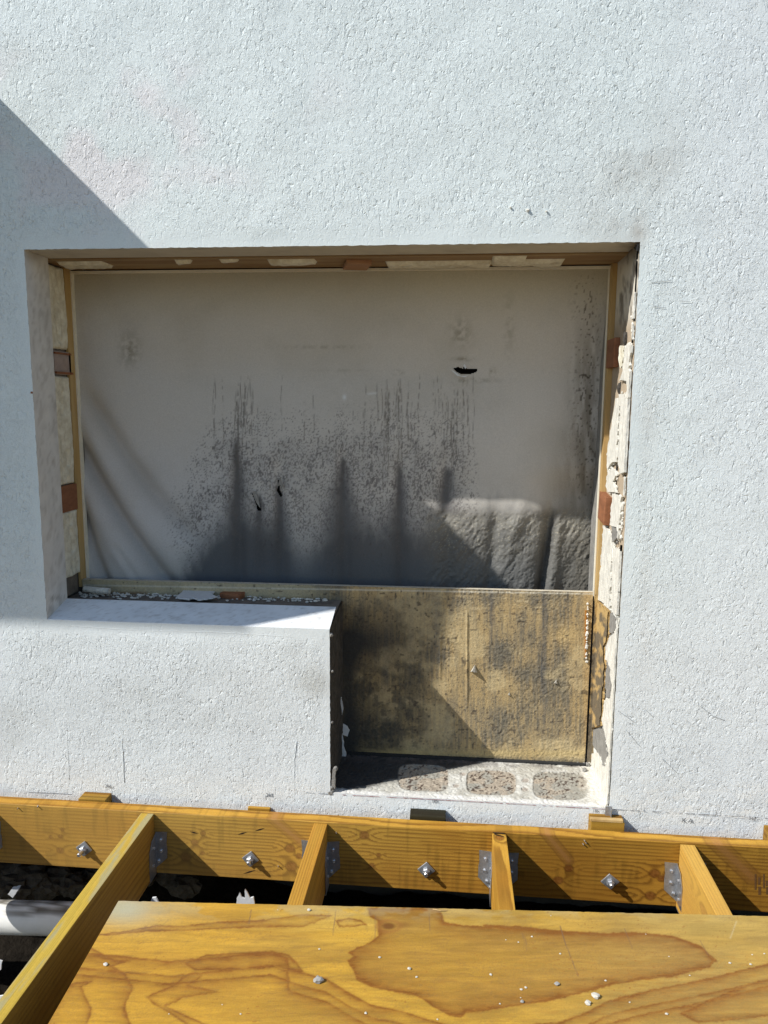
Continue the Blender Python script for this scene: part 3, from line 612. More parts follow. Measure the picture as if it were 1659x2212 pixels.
# ------------------------------------------------------------------ cover sheet (membrane)
u, v = np.meshgrid(np.linspace(0, 1, 560), np.linspace(0, 1, 400), indexing='ij')
XA, XC, ZA, ZC = XL - .022, XR - .010, -.70, .392
X = lerp(XA, XC, u); Z = lerp(ZA, ZC, v)
sx = sstep(0, .26, u); sz = sstep(0, .30, 1 - v)
Y = .297 + .078 * sx * sz
px, py = toD(np.stack([X, Y, Z], -1))
crk = sstep(1095, 1125, py) * sstep(900, 960, px)
def fold(p0, p1, w, dep, curve=0):
    x0, y0 = p0; x1, y1 = p1; L = math.hypot(x1 - x0, y1 - y0); ux, uy = (x1 - x0) / L, (y1 - y0) / L
    t = (px - x0) * ux + (py - y0) * uy; s = -(px - x0) * uy + (py - y0) * ux + curve * 4 * (t / L) * (1 - t / L)
    return dep * np.exp(-(s / w) ** 2) * sstep(-.15 * L, .15 * L, t) * sstep(1.15 * L, .85 * L, t)
Y = Y + fold((185, 850), (400, 1150), 22, .022, -12) + fold((165, 950), (385, 1290), 17, .028, -14) + fold((176, 1090), (245, 1290), 12, .018, -8) - fold((180, 900), (400, 1240), 22, .010, -12) - fold((172, 1030), (320, 1290), 18, .009, -10) + fold((250, 1180), (330, 1300), 8, .006, 0) + fold((160, 560), (300, 800), 30, .006, 10)
for x0 in (512, 605, 740, 863, 962, 1072, 1190):
    Y = Y + fold((x0, 1000 if x0 < 1000 else 1110), (x0 + (8 if x0 < 1000 else -18), 1300), 13, .010)
Y = Y + .032 * sstep(1120, 1235, px) * sstep(1000, 1080, py) + .014 * (fbm(px / 55., py / 400., 4, 2) - .5) * sstep(1040, 1100, py) * sstep(880, 960, px)
Y = Y + crk * (.008 * (fbm((px + py * .35) / 34., py / 130., 6, 2) - .5) + .006 * (fbm((px * .5 + py) / 30., (px - py) / 90., 1, 2) - .5) * sstep(1210, 1130, py))
Y = Y + fold((1190, 1100), (1165, 1300), 9, .012) - fold((1215, 1110), (1190, 1300), 12, .008) - fold((1120, 1110), (1080, 1290), 18, .006)
Y = Y + crk * (.0055 * np.abs(fbm((px + py * .6) / 15., (py - px * .5) / 34., 3, 5) - .5) * 2 + .0034 * fbm(px / 4.0, py / 5.0, 5, 3) - .0010 * sstep(.72, .85, vn(px / 2.4, py / 2.4, 2)))
Y = Y + .004 * (fbm(X * 5, Z * 5, 2) - .5) + .0008 * (fbm(X * 60, Z * 40, 6, 2) - .5)
px, py = toD(np.stack([X, Y, Z], -1))
c = np.ones(X.shape + (3,)) * np.array([.56, .535, .50])
c = mixc(c, (.44, .40, .30), .75 * sstep(720, 580, py)); c = mixc(c, (.56, .56, .57), .7 * sstep(900, 1050, py) * sstep(700, 300, px))
c = mixc(c, (.36, .34, .29), .22 * sstep(.4, .8, fbm(px / 110., py / 90., 4)))
env = np.interp(px, [150, 330, 400, 470, 510, 560, 640, 700, 740, 800, 860, 900, 960, 1020, 1060, 1190, 1300], [1420, 1330, 1205, 1110, 1075, 1085, 1130, 1135, 1070, 1100, 1090, 1110, 1095, 1105, 1080, 1100, 1130])
for x0, tip, w in [(512, 950, 7), (605, 1035, 7), (740, 975, 7), (863, 1000, 7), (962, 1005, 10)]:
    hgt = np.clip((py - tip) / (1130 - tip), 0, 1.0) * 0; sp = 1130 - (1130 - tip) * np.clip(1 - np.abs(px - x0) / (w + 22 * hgt ** 1.5), 0, 1) ** .35
    env = np.where(np.abs(px - x0) < 34, np.minimum(env, np.where(np.abs(px - x0) < w + 24 * hgt, sp, env)), env)
wob = (fbm(px / 9., py / 22., 2) - .5) * 60
soot = sstep(-35, 85, py - env + wob * .7)
soot = soot * (1 - .50 * np.exp(-((px - 655) / 28) ** 2) * sstep(1290, 1150, py)) * (1 - .3 * np.exp(-((px - 800) / 30) ** 2) * sstep(1150, 1100, py))
c = mixc(c, (.075, .082, .092), soot * .93)
for x0, tip, w, gr_, ex_ in [(512, 950, 6, 14, .8), (603, 1040, 4, 20, 1.0), (740, 985, 3, 42, .95), (863, 1000, 5, 16, .9), (966, 1008, 9, 18, .7), (560, 1065, 3, 12, 1.0)]:
    h_ = np.clip((py - tip) / 130., 0, 1) ** ex_; sp = np.exp(-(np.abs(px - x0 - 2.5 * np.sin(py / 19. + x0) + 5 * (fbm(py / 14., px * 0 + x0, 2) - .5)) / (w + gr_ * h_)) ** 2.2) * (.75 + .4 * fbm(px / 7., py / 14., 4)) * sstep(tip - 8, tip + 14, py) * sstep(1320, 1180, py)
    c = mixc(c, (.085, .085, .088), .92 * sp)
c = mixc(c, (.10, .12, .15), .5 * sstep(1180, 1260, py) * sstep(380, 460, px) * sstep(760, 650, px))
# specks of mould, elongated downwards
den = .82 * sstep(880, 1010, py) * sstep(370, 470, px) * sstep(1060, 990, px) * sstep(1200, 1100, py) + .9 * np.exp(-((px - 415) / 50) ** 2 - ((py - 1130) / 85) ** 2) + .35 * sstep(820, 930, py) * sstep(430, 520, px) * sstep(1040, 980, px)
sp1 = vn(px / 2.3, py / 4.6, 1) * .62 + vn(px / 6.0, py / 9.0, 2) * .22 + vn(px / 22., py / 34., 5) * .16; sp2 = vn(px / 1.9, py / 2.6, 3)
den = den * (.45 + 1.1 * fbm(px / 26., py / 34., 6, 2))
c = mixc(c, (.08, .07, .07), .74 * sstep(.81 - .14 * den, .93 - .14 * den, sp1) * sstep(.08, .3, den))
c = mixc(c, (.20, .195, .195), .26 * sstep(.5, 1.1, den) * fbm(px / 18., py / 30., 3) * 1.6)
c = mixc(c, (.12, .11, .11), .6 * sstep(.80 - .2 * den, .9 - .2 * den, sp2) * sstep(.1, .4, den))
rr = random.Random(2)
for k in range(95):
    x0 = rr.choice([rr.uniform(440, 1030), rr.gauss(525, 12), rr.gauss(990, 22), rr.gauss(870, 30)]); y0 = rr.uniform(805, 900); y1 = y0 + rr.uniform(40, 190)
    s = np.exp(-(np.abs(px - x0 - 1.5 * np.sin(py / 17. + k)) / rr.choice([.8, 1.0, 1.3])) ** 2) * sstep(y0 - 5, y0 + 15, py) * sstep(y1 + 10, y1 - 20, py)
    c = mixc(c, (.14, .125, .11), .62 * s * sstep(.25, .5, vn(px * 0 + k * 3.7, py / 7., 4)))
# right hand mould band and top corner spots
band = np.exp(-((px - 1275 + (py - 700) * .035) / 34) ** 2) * sstep(600, 900, py) ** .7
c = mixc(c, (.15, .125, .09), .80 * band * sstep(.15, .75, fbm(px / 11., py / 55., 5)) )
c = mixc(c, (.09, .075, .06), .9 * sstep(.74, .82, vn(px / 3.2, py / 5.5, 6)) * (np.exp(-((px - 1268) / 26) ** 2) * sstep(570, 620, py) * .8 + .35 * band))
c = mixc(c, (.17, .155, .125), .50 * np.exp(-((px - 1235) / 55) ** 2) * sstep(780, 1060, py) * (.6 + .8 * fbm(px / 12., py / 60., 4)))
c = mixc(c, (.13, .125, .11), .5 * np.exp(-((px - 1250) / 50) ** 2 - ((py - 1110) / 45) ** 2))  # lintel shadow at the band's foot deepened in the colour
# small scuffs
for x0, y0, rx, ry, a_ in [(280, 755, 20, 34, .35), (995, 718, 22, 30, .3), (860, 805, 10, 5, .4), (740, 800, 60, 3, .12), (1064, 805, 6, 10, .5), (1000, 776, 20, 5, .35), (700, 750, 90, 4, .18), (1100, 700, 12, 60, .2), (1020, 822, 60, 5, .25)]:
    c = mixc(c, (.18, .16, .11), a_ * np.exp(-((px - x0) / rx) ** 2 - ((py - y0) / ry) ** 2) * 1.8 * sstep(.3, .65, fbm(px / 8., py / 8., 3)))
c = mixc(c, (.72, .74, .76), .9 * np.exp(-((px - 744) / 4) ** 2 - ((py - 858) / 6) ** 2) + .6 * np.exp(-(((px - 800) + (py - 852) * 2) / 12) ** 2 - ((py - 850) / 3) ** 2) * (np.abs(px - 790) < 25))
# sunlit corner: crinkles are relief; dust colour, crest and specks are also painted brighter
c = mixc(c, (.23, .215, .18), crk * .40 * sstep(.25, .65, fbm(px / 22., py / 30., 6)) * sstep(1260, 1120, py) )
c = mixc(c, (.16, .155, .14), crk * .5); c = mixc(c, (.38, .36, .31), crk * .28 * np.exp(-((py - 1120 - .10 * np.abs(px - 1080)) / 26) ** 2) * sstep(.3, .6, fbm(px / 30., py / 20., 2)))
c = mixc(c, (.55, .50, .38), crk * .9 * sstep(.80, .86, vn(px / 1.2, py / 1.2, 7)) * .6 * sstep(1240, 1130, py))
c = mixc(c, (.045, .045, .045), .9 * fold((1198, 1110), (1160, 1290), 9, 1.0))  # crease shade darkened in the colour
for p0, p1, cv in [((185, 850), (400, 1150), -12), ((165, 950), (385, 1290), -14), ((176, 1090), (245, 1290), -8)]:
    c = mixc(c, (.22, .21, .20), .34 * fold(p0, p1, 15, 1.0, cv))  # shade of the folds painted in over the relief
holep = [(980, 797), (988, 794), (1000, 797), (1004, 792), (1008, 797), (1031, 797), (1028, 803), (1014, 807), (1000, 808), (988, 803)]
hm = inpoly(px, py, holep); tear = dline(px, py, [(549, 1067), (556, 1085), (560, 1100)]) < 3.0; tear |= dline(px, py, [(603, 1040), (602, 1060), (607, 1070)]) < 1.8
hm = hm | tear; cell = ~(hm[1:, 1:] | hm[:-1, 1:] | hm[1:, :-1] | hm[:-1, :-1])
memb = empty('cover_sheet', (-.35, .33, -.6), 'grey sooty building sheet stretched across the opening with black mould spikes and a small hole', 'sheet')
part('sheet_face', np.stack([X, Y, Z], -1).reshape(-1, 3), gridfaces(560, 400, 0, cell), MAT_MEMB, memb, c.reshape(-1, 3), smooth=True)
for k, pts in enumerate([[(973, 798), (982, 803), (996, 812), (1012, 811), (1004, 815), (988, 812)], [(1001, 790), (1004, 786), (1008, 794), (1005, 797)], [(545, 1062), (552, 1060), (558, 1075), (563, 1098), (560, 1094), (552, 1082)], [(599, 1050), (606, 1030), (611, 1052), (606, 1048)]]):
    yv = .36 if k < 2 else .368
    patch('torn_flap', pts, 1, yv, .002, MAT_PAPER if k < 2 else MAT_GREYP, memb, .3, 6, 60 + k)

# ------------------------------------------------------------------ plywood backing panel
u, v = np.meshgrid(np.linspace(0, 1, 640), np.linspace(0, 1, 250), indexing='ij')
X = lerp(XL - .018, XR - .026, u); ZTp = -.569 - .006 * (1 - u); Z = lerp(ZLED + .005, 0, v) * (1 - v) + v * ZTp; Z = (ZLED + .005) * (1 - v) + ZTp * v
px, py = toD(np.stack([X, X * 0 + YP, Z], -1))
st = fbm(px / 3.2, py / 46., 1, 4); bl = fbm(px / 62., py / 75., 2, 5); gr = fbm(px / 3.2, py / 3.4, 4, 3)
Y = YP - .0026 * (gr - .5) * (.4 + sstep(.4, .6, bl)) - .0009 * (st - .5)
Y -= .004 * np.exp(-((px - 1009) / 1.6) ** 2) * sstep(1310, 1330, py) * sstep(1560, 1480, py) + .003 * np.exp(-((px - 951) / 1.8) ** 2) * sstep(1350, 1380, py) * sstep(1480, 1440, py)
c = np.ones(X.shape + (3,)) * np.array([.46, .335, .165])
c = mixc(c, (.33, .26, .15), .5 * sstep(.4, .65, st))
c = mixc(c, (.60, .46, .24), .5 * sstep(.6, .78, fbm(px / 3., py / 60., 6)))
brt = np.zeros(X.shape)
for bx_, by_, brx, bry, ba in [(1000, 1385, 55, 50, 1.), (1235, 1375, 42, 34, .9), (1120, 1490, 42, 40, .6), (960, 1470, 30, 60, .6), (790, 1500, 26, 60, .5), (1110, 1310, 60, 22, .45), (1235, 1560, 30, 70, .5), (1050, 1615, 240, 20, .8), (700, 1280, 500, 12, .6)]:
    brt = np.maximum(brt, ba * np.exp(-((px - bx_) / brx) ** 2 - ((py - by_) / bry) ** 2))
cov = np.clip(.56 + 1.5 * (bl - .5) + 1.1 * (st - .5) - .60 * brt, .05, .92)
c = mixc(c, (.195, .172, .13), cov)
c = mixc(c, (.10, .098, .085), .32 * sstep(.44, .70, bl + .5 * (st - .5) - .12 * brt) * (.5 + .6 * gr))
c = mixc(c, (.085, .08, .07), .62 * sstep(.60, .72, gr + .10 * (bl - .5) - .04 * brt))
c = mixc(c, (.105, .085, .045), .55 * sstep(950, 880, px) * sstep(1270, 1340, py) * (.5 + .8 * bl))  # soot plus the shade over the left part, darkened in the colour
for x0, w, a_, y1 in [(942, 6, .8, 1420), (1060, 5, .75, 1390), (1174, 6, .75, 1560), (835, 8, .35, 1500), (888, 6, .3, 1480), (1225, 5, .3, 1600)]:
    c = mixc(c, (.09, .095, .10), a_ * np.exp(-((px - x0 - 2 * np.sin(py / 40.)) / w) ** 2) * sstep(y1 + 40, y1 - 60, py) * (.6 + .5 * st))
c = mixc(c, (.62, .50, .30), .55 * sstep(.62, .74, fbm(px / 24., py / 5., 5)) * sstep(1370, 1300, py) * sstep(930, 960, px))
c = mixc(c, (.66, .53, .30), .45 * sstep(.50, .70, fbm(px / 60., py / 50., 7)))
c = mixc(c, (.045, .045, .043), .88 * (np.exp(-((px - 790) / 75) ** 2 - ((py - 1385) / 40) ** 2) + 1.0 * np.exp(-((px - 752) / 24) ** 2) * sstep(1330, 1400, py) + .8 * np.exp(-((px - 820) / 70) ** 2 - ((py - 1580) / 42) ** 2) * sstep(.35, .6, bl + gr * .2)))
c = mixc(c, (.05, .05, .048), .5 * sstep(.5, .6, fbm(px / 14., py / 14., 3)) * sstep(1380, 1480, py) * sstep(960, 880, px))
c = mixc(c, (.60, .45, .20), .7 * np.exp(-((py - 1628) / 9) ** 2) * sstep(760, 800, px) * (.5 + .6 * st)); c = mixc(c, (.62, .40, .16), .55 * sstep(1255, 1266, px) * sstep(1640, 1600, py) * (.4 + .8 * bl))
c = mixc(c, (.62, .46, .22), .6 * np.exp(-((px - 1225) / 26) ** 2 - ((py - 1372) / 14) ** 2))
c = mixc(c, (.50, .44, .30), .75 * sstep(740, 620, px) * sstep(1296, 1285, py)); c = mixc(c, (.22, .12, .05), .8 * sstep(330, 300, px) * sstep(1275, 1282, py))
c = mixc(c, (.70, .66, .55), .7 * np.exp(-((py - np.interp(px, [190, 1280], [1264, 1283])) / 1.6) ** 2))
c = mixc(c, (.05, .04, .035), .8 * sstep(.86, .9, vn(px / 6., py / 6., 2)) * .8)
panel = empty('plywood_backing', (0, .26, -.85), 'stained tan plywood backing board behind the cut ledge, streaked with black soot', 'board')
part('board_face', np.stack([X, Y, Z], -1).reshape(-1, 3), gridfaces(640, 250), MAT_PANEL, panel, c.reshape(-1, 3), smooth=True)
V = [(XL - .018, YP + .001, -.5752), (XR - .026, YP + .001, -.5692), (XR - .026, YP + .018, -.5692), (XL - .018, YP + .018, -.5752)]; part('board_top_edge', V, [[0, 1, 2, 3]], simple('sawn_ply_edge', (.66, .60, .48), .8, var=.3, scale=60, bump=.001), panel)
V, Fc = box((XR - .0255, YP + .004, ZLED + .004), (XR - .021, YP + .02, -.585)); part('joint_gap', V, Fc, MAT_DARKIN, panel)
patch('orange_strip', [(1263, 1318), (1266.5, 1318), (1266, 1420), (1263, 1420)], 1, YP - .001, .003, simple('orange_resin', (.50, .22, .05), .5, var=.3), panel, .3, 8, 4)
for k in range(34):
    y0 = 1296 + k * 4.0 + random.uniform(-2, 2)
    if random.random() < .25: continue
    V, Fc = lump(onY(1270.5 - k * .12 + random.uniform(-.8, .8), y0, YP - .004), random.uniform(.0018, .0058), 200 + k, 0, (1, .8, 1.1)); part('foam_bead', V, Fc, MAT_WHITE, panel)
uu, vv = np.meshgrid(np.linspace(XR - .0205, XR - .001, 10), np.linspace(ZLED + .003, -.578, 220), indexing='ij')
Gs = np.stack([uu, YP - .001 - .004 * fbm(uu * 120, vv * 60, 2), vv], -1); part('side_strip', Gs.reshape(-1, 3), gridfaces(10, 220), MAT_PANEL, panel, cf_brown(Gs).reshape(-1, 3))
V, Fc = board((XR - XB - .01, .012, .008), .03, .001); V = V + np.array([(XR + XB) / 2 - .01, YP - .004, ZLED + .003]); part('bottom_seal', V, Fc, MAT_DARKIN, panel)
# broken knobs poking out of the board
def spike(x, y, L, w, label):
    p = Vector(onY(x, y, YP - .002)); V = [p + Vector((-w, 0, -w * .6)), p + Vector((w * .9, 0, -w * .8)), p + Vector((w * .2, 0, w * 1.5)), p + Vector((-w * .6, -L, w * .3)), p + Vector((w * .2, -L * .8, -w * .2))]
    o = link('torn_nib', mesh('torn_nib', V, [[0, 1, 4, 3], [1, 2, 4], [2, 3, 4], [2, 0, 3], [0, 2, 1]], MAT_CHIP)); tag(o, label, 'plaster nib')
spike(1024, 1447, .022, .011, 'pointed white nib sticking out of the plywood backing in the sun'); spike(1201, 1474, .008, .007, 'small white nib near the right edge of the plywood backing'); spike(1100, 1500, .006, .005, 'tiny pale nib low in the middle of the plywood backing')
rr = random.Random(9)
for k in range(14):
    x = rr.uniform(1245, 1280); V, Fc = lump(onZ(x, rr.uniform(1640, 1665), ZLED + .004), rr.uniform(.004, .009), 300 + k, 1); tag(link('mortar_crumb', mesh('mortar_crumb', V, Fc, MAT_CHIP if k % 2 else MAT_GREYP)), 'crumb of mortar in the right rear corner of the block ledge', 'crumb', 'mortar crumbs in the ledge corner')

# ------------------------------------------------------------------ timber
def wood_color(Lc, A, B, seed, knots=(), green=0.0, ring=95., saw=0.0, tone=1.0, p0=None):
    rr = random.Random(seed); a0, b0 = p0 or (rr.uniform(-.16, -.06), rr.uniform(-.06, .06))
    A2 = A + .010 * (fbm(Lc * 1.6, B * 3, seed, 3) - .5) * 2; B2 = B + .008 * (fbm(Lc * 1.3, A * 3, seed + 1, 3) - .5) * 2
    R = np.hypot(A2 - a0, B2 - b0); kn = 0; kd = np.zeros(Lc.shape); kr = np.zeros(Lc.shape)
    for (kl, ka, ks) in knots:
        dd = np.hypot((Lc - kl) / 1.5, A - ka); R = R + ks * 1.3 * np.exp(-(dd / (ks * 1.8)) ** 2) * np.sign(A - ka + 1e-6)
        kd = np.maximum(kd, sstep(1.05, .8, np.hypot((Lc - kl) / 1.15, A - ka) / ks)); kr = np.maximum(kr, np.exp(-((np.hypot((Lc - kl) / 1.15, A - ka) / ks - 1.0) / .18) ** 2))
    t = R * ring + 1.4 * fbm(Lc * 3, A * 12 + B * 9, seed + 2, 3); f = t - np.floor(t); late = sstep(.45, .86, f) * sstep(1.0, .95, f)
    c = np.ones(Lc.shape + (3,)) * np.array([.56, .335, .062]); c = mixc(c, (.20, .095, .018), .80 * late)
    c = mixc(c, (.38, .19, .03), .55 * sstep(.4, .7, fbm(Lc * 4, A * 10, seed + 3)))
    c = mixc(c, (.28, .24, .05), green * sstep(.35, .65, fbm(Lc * 5, A * 14 + B * 20, seed + 4)))
    fib = fbm(Lc * 22, (A + B) * 900, seed + 5, 2); c = c * (.88 + .24 * fib)[..., None]
    if saw: c = c * (1 - saw * sstep(.52, .72, fbm(Lc * 85, A * 9, seed + 6, 2)) * sstep(.35, .6, fbm(Lc * 8, A * 18, seed + 1)))[..., None]
    c = mixc(c, (.20, .075, .018), .8 * kd); c = mixc(c, (.11, .04, .010), .65 * kr); c = mixc(c, (.40, .20, .06), kd * .5 * sstep(.5, .6, vn(Lc * 300, A * 300, 2)))
    return c * np.array([1.04, .95, .78]) * tone
# ledger
ZL, HL, TL_, YLF = -1.168, .187, .040, -.085
LX0, LX1 = -1.9, 1.7
def ledger_local(): pass
V, Fc = board((LX1 - LX0, TL_, HL), (.0035, .004, .0032), .0011)
cen = np.array([(LX0 + LX1) / 2, YLF + TL_ / 2, ZL - HL / 2]); W = V + cen
def kpt(x, y): p = onY(x, y, YLF); return (p[0], p[2])
def k1(x, y): return kpt(x * .3968, 1618.4 + y * .3968)
def k5(x, y): return kpt(301.7 + x * .2976, 1755.6 + y * .2976)
def k2(x, y): return kpt(548.6 + x * .36375, 1673.2 + y * .36375)
def k3(x, y): return kpt(1042.4 + x * .3717, 1673.2 + y * .3717)
kn = [k1(330, 475) + (.006,), k1(340, 437) + (.0055,), k1(328, 550) + (.009,), k1(275, 477) + (.005,), k5(460, 150) + (.007,), k5(455, 293) + (.006,), k5(400, 215) + (.009,), k5(335, 320) + (.013,), k5(1090, 260) + (.012,), k5(1155, 315) + (.008,), k5(1100, 390) + (.014,), k2(655, 360) + (.011,), k2(740, 478) + (.006,), k2(700, 540) + (.007,),
      k3(500, 545) + (.010,), k3(440, 615) + (.011,), k3(1000, 575) + (.012,), k3(1040, 605) + (.009,), k3(975, 705) + (.012,), (1.15, -1.25, .012), (-1.6, -1.26, .01)]
pxl, pyl = toD(W)
C = wood_color(W[:, 0], W[:, 2], W[:, 1] * 1.0, 3, kn, .0, 110., .22, .92, (-1.42, .02))
for (xa, ya), (xb, yb), wd in [((k3(360, 330)), k3(500, 500), .014), (k3(1330, 370), k3(1570, 600), .020), (k5(960, 40), k5(1180, 220), .014)]:
    dd = dline(W[:, 0], W[:, 2], [(xa, ya), (xb, yb)]) / wd
    C = mixc(C, (.30, .14, .035), .55 * sstep(1.15, .7, dd + .3 * (fbm(W[:, 0] * 40, W[:, 2] * 40, 2) - .5))); C = mixc(C, (.15, .06, .018), .45 * np.exp(-((dd - 1.05) / .14) ** 2))
    C = mixc(C, (.45, .22, .08), .4 * sstep(.6, .2, dd))
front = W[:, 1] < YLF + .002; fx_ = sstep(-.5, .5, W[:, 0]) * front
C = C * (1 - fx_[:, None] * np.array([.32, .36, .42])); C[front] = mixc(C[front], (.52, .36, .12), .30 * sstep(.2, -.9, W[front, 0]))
ledger = empty('ledger_board', (0, YLF + .02, ZL - .09), 'long golden treated pine ledger board bolted along the white wall', 'board')
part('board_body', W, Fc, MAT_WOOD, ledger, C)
for k, (a, b) in enumerate([(k5(710, 158), k5(780, 140)), (k5(835, 133), k5(908, 110)), (k5(748, 443), k5(843, 415)), (k5(362, 136), k5(425, 150))]):
    a, b = np.array([a[0], YLF - .0006, a[1]]), np.array([b[0], YLF - .0006, b[1]]); m_ = (a + b) / 2; V = [a, m_ + (0, 0, -.0022), b, m_ + (0, 0, .0022)]
    part('split', V, [[0, 1, 2, 3]], MAT_NAIL, ledger)
for k, (a) in enumerate([k1(98, 318), k1(205, 308), k5(1005, 383), k5(1425, 140), k3(590, 380), k3(598, 392), k3(582, 400)]):
    V, Fc = tube([(a[0], YLF + .002, a[1]), (a[0] + .002, YLF - .006, a[1] - .001)], .0016, 6); part('nail', V, Fc, MAT_GALVL, ledger)
for k, (x0, y0, w, h_) in enumerate([(1632, 1895, 4, 34), (1640, 1893, 5, 16), (1641, 1914, 6, 18), (1650, 1893, 3.5, 30), (1656, 1898, 4, 12), (1657, 1914, 4, 16)]):
    pts = [(x0 - w / 2, y0 - h_ / 2), (x0 + w / 2, y0 - h_ / 2), (x0 + w / 2, y0 + h_ / 2), (x0 - w / 2, y0 + h_ / 2)]; V = [onY(x, y + 10, YLF - .0005) for x, y in pts]
    part('ink_stamp', V, [[3, 2, 1, 0]], simple('ink_brown', (.16, .075, .02), .8, var=.4, scale=300, bump=0), ledger)
# joists
JX = [-1.350, -.849, -.3475, .1480, .6480, 1.150]; JW = .038
hang_g = 'steel joist hangers fixing the joists to the ledger'
jl = ['pine joist just outside the left edge over the white pipe', 'joist leftmost in view, slanting across the white pipe to the bottom left corner', 'joist second from the left, tan top running under the plywood deck sheet', 'upright looking joist with a split knot at its ledger end, below the block ledge', 'rightmost joist in view with bold straight grain on its side', 'pine joist beyond the right edge of the deck']
for i, jx in enumerate(JX):
    Lj = 2.6; V, Fc = board((JW, Lj, HL - .004), (.0045, .008, .006), .002, seed=i) if i in (0, 5) else board((JW, Lj, HL - .004), (.0022, .0045, .004), .0011)
    cj = np.array([jx, YLF - .001 - Lj / 2, ZL - .0008 - HL / 2]); W = V + cj
    kk = {1: [(-.72, -1.26, .010)], 3: [(-.12, .148, .012)], 4: [(-.16, -1.22, .014), (-.19, -1.29, .012)]}.get(i, [])
    if i == 3: C = wood_color(W[:, 1], W[:, 0] - jx, W[:, 2] - ZL, 20 + i, [(-.105, .0, .011)], .1, 120., 0, 1.0, (-.02, -.10))
    else: C = wood_color(W[:, 1] * .55, W[:, 2], W[:, 0] - jx, 20 + i, kk, .15, {1: 210., 2: 170., 4: 170.}.get(i, 130.), .0, 1.0, ({1: (-1.185, .045), 2: (-1.19, -.045), 4: (-1.215, .035)}.get(i, (-1.3, .0))))
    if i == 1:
        top_ = W[:, 2] > ZL - .003; C = mixc(C, (.50, .42, .07), .45 * top_); C = mixc(C, (.30, .31, .22), .6 * top_ * sstep(.45, .62, fbm(W[:, 1] * 7, W[:, 0] * 60, 3))); C = mixc(C, (.26, .15, .035), .45 * ~top_)  # top tinted greener; sides browned darker to carry their shade
    if i == 4: C = mixc(C, (.66, .40, .10), .45)
    o = link('joist', mesh('joist', V, Fc, MAT_WOOD, C), None, tuple(cj)); tag(o, jl[i], 'joist', 'floor joists hung from the ledger')
    if i == 3:
        V = [(jx - .015, YLF - .006, ZL + .0006), (jx + .012, YLF - .018, ZL + .0006), (jx + .013, YLF - .020, ZL + .0006), (jx - .013, YLF - .012, ZL + .0006)]
        q = part('split', np.array(V), [[0, 1, 2, 3]], MAT_NAIL, o); V2, F2 = box((jx - .017, YLF - .0042, ZL), (jx + .015, YLF - .001, ZL + .0007)); part('dark_seam', V2, F2, MAT_NAIL, o)
    # hanger: two wall flanges with a cut corner, two side straps
    hl = ['joist hanger at the far left edge of the ledger', 'joist hanger in the shade of the leftmost joist in view', 'joist hanger on the second joist, its right flange in dark shade', 'joist hanger left of the joist with the split knot, two bright nails', 'joist hanger left of the rightmost joist, lit and bright', 'joist hanger beyond the right edge of the deck'][i]
    hg = empty('joist_hanger', (jx, YLF - .002, ZL - .11), hl, 'joist hanger', hang_g); hg.rotation_euler = (0, [0, .03, -.02, .015, -.04, 0][i], 0)
    z0, z1 = -1.338, -1.226
    for s in (-1, 1):
        xa = jx + s * (JW / 2 + .001); xb = xa + s * .034; y = YLF - .0012
        pts = [(xa, y, z1), (xb, y, z1 + .003), (xb - s * .002, y, z1 - .032), (xb, y, z1 - .045), (xb, y, z1 - .078), (xa, y, z0)]
        if s > 0: pts = pts[::-1]
        P = np.array(pts); V = np.concatenate([P + (0, -.0014, 0), P]); n_ = len(P); Fq = [list(range(n_))[::-1]] + [[k, (k + 1) % n_, (k + 1) % n_ + n_, k + n_] for k in range(n_)]
        part('face_flange', V, Fq, MAT_GALV, hg)
        yb_ = YLF - .048; xs_ = xa
        P = np.array([(xs_, YLF - .001, z1 - .002), (xs_, yb_ + .018, z1 - .012), (xs_, yb_, z1 - .045), (xs_, yb_, ZL - HL - .002), (xs_, YLF - .001, ZL - HL - .002)]); V = np.concatenate([P + (s * .0014, 0, 0), P]); n_ = 5
        part('side_strap', V, [list(range(n_))] + [[k, (k + 1) % n_, (k + 1) % n_ + n_, k + n_] for k in range(n_)], MAT_GALVL if s < 0 and i >= 3 else MAT_GALV, hg)
        for (dx, zz) in ((.016, z1 - .022), (.017, z1 - .056), (.010, z1 - .088)):
            c0 = Vector((xa + s * dx, y - .001, zz)); V, Fq = tube([c0, c0 + Vector((0, -.0035, 0)), c0 + Vector((0, -.0048, 0))], [.0048, .0045, .0022], 8); part('nail_head', V, Fq, MAT_GALVL, hg)
        for (yy, zz) in ((YLF - .018, z1 - .040), (YLF - .022, z1 - .092)):
            c0 = Vector((xs_ + s * .001, yy, zz)); V, Fq = tube([c0, c0 + Vector((s * .004, 0, 0))], .004, 8); part('nail_head', V, Fq, MAT_GALVL, hg)
    P = np.array([(jx - JW / 2 - .002, YLF - .001, ZL - HL - .0035), (jx + JW / 2 + .002, YLF - .001, ZL - HL - .0035), (jx + JW / 2 + .002, YLF - .048, ZL - HL - .0035), (jx - JW / 2 - .002, YLF - .048, ZL - HL - .0035)]); part('seat_plate', P, [[0, 1, 2, 3]], MAT_GALV, hg)

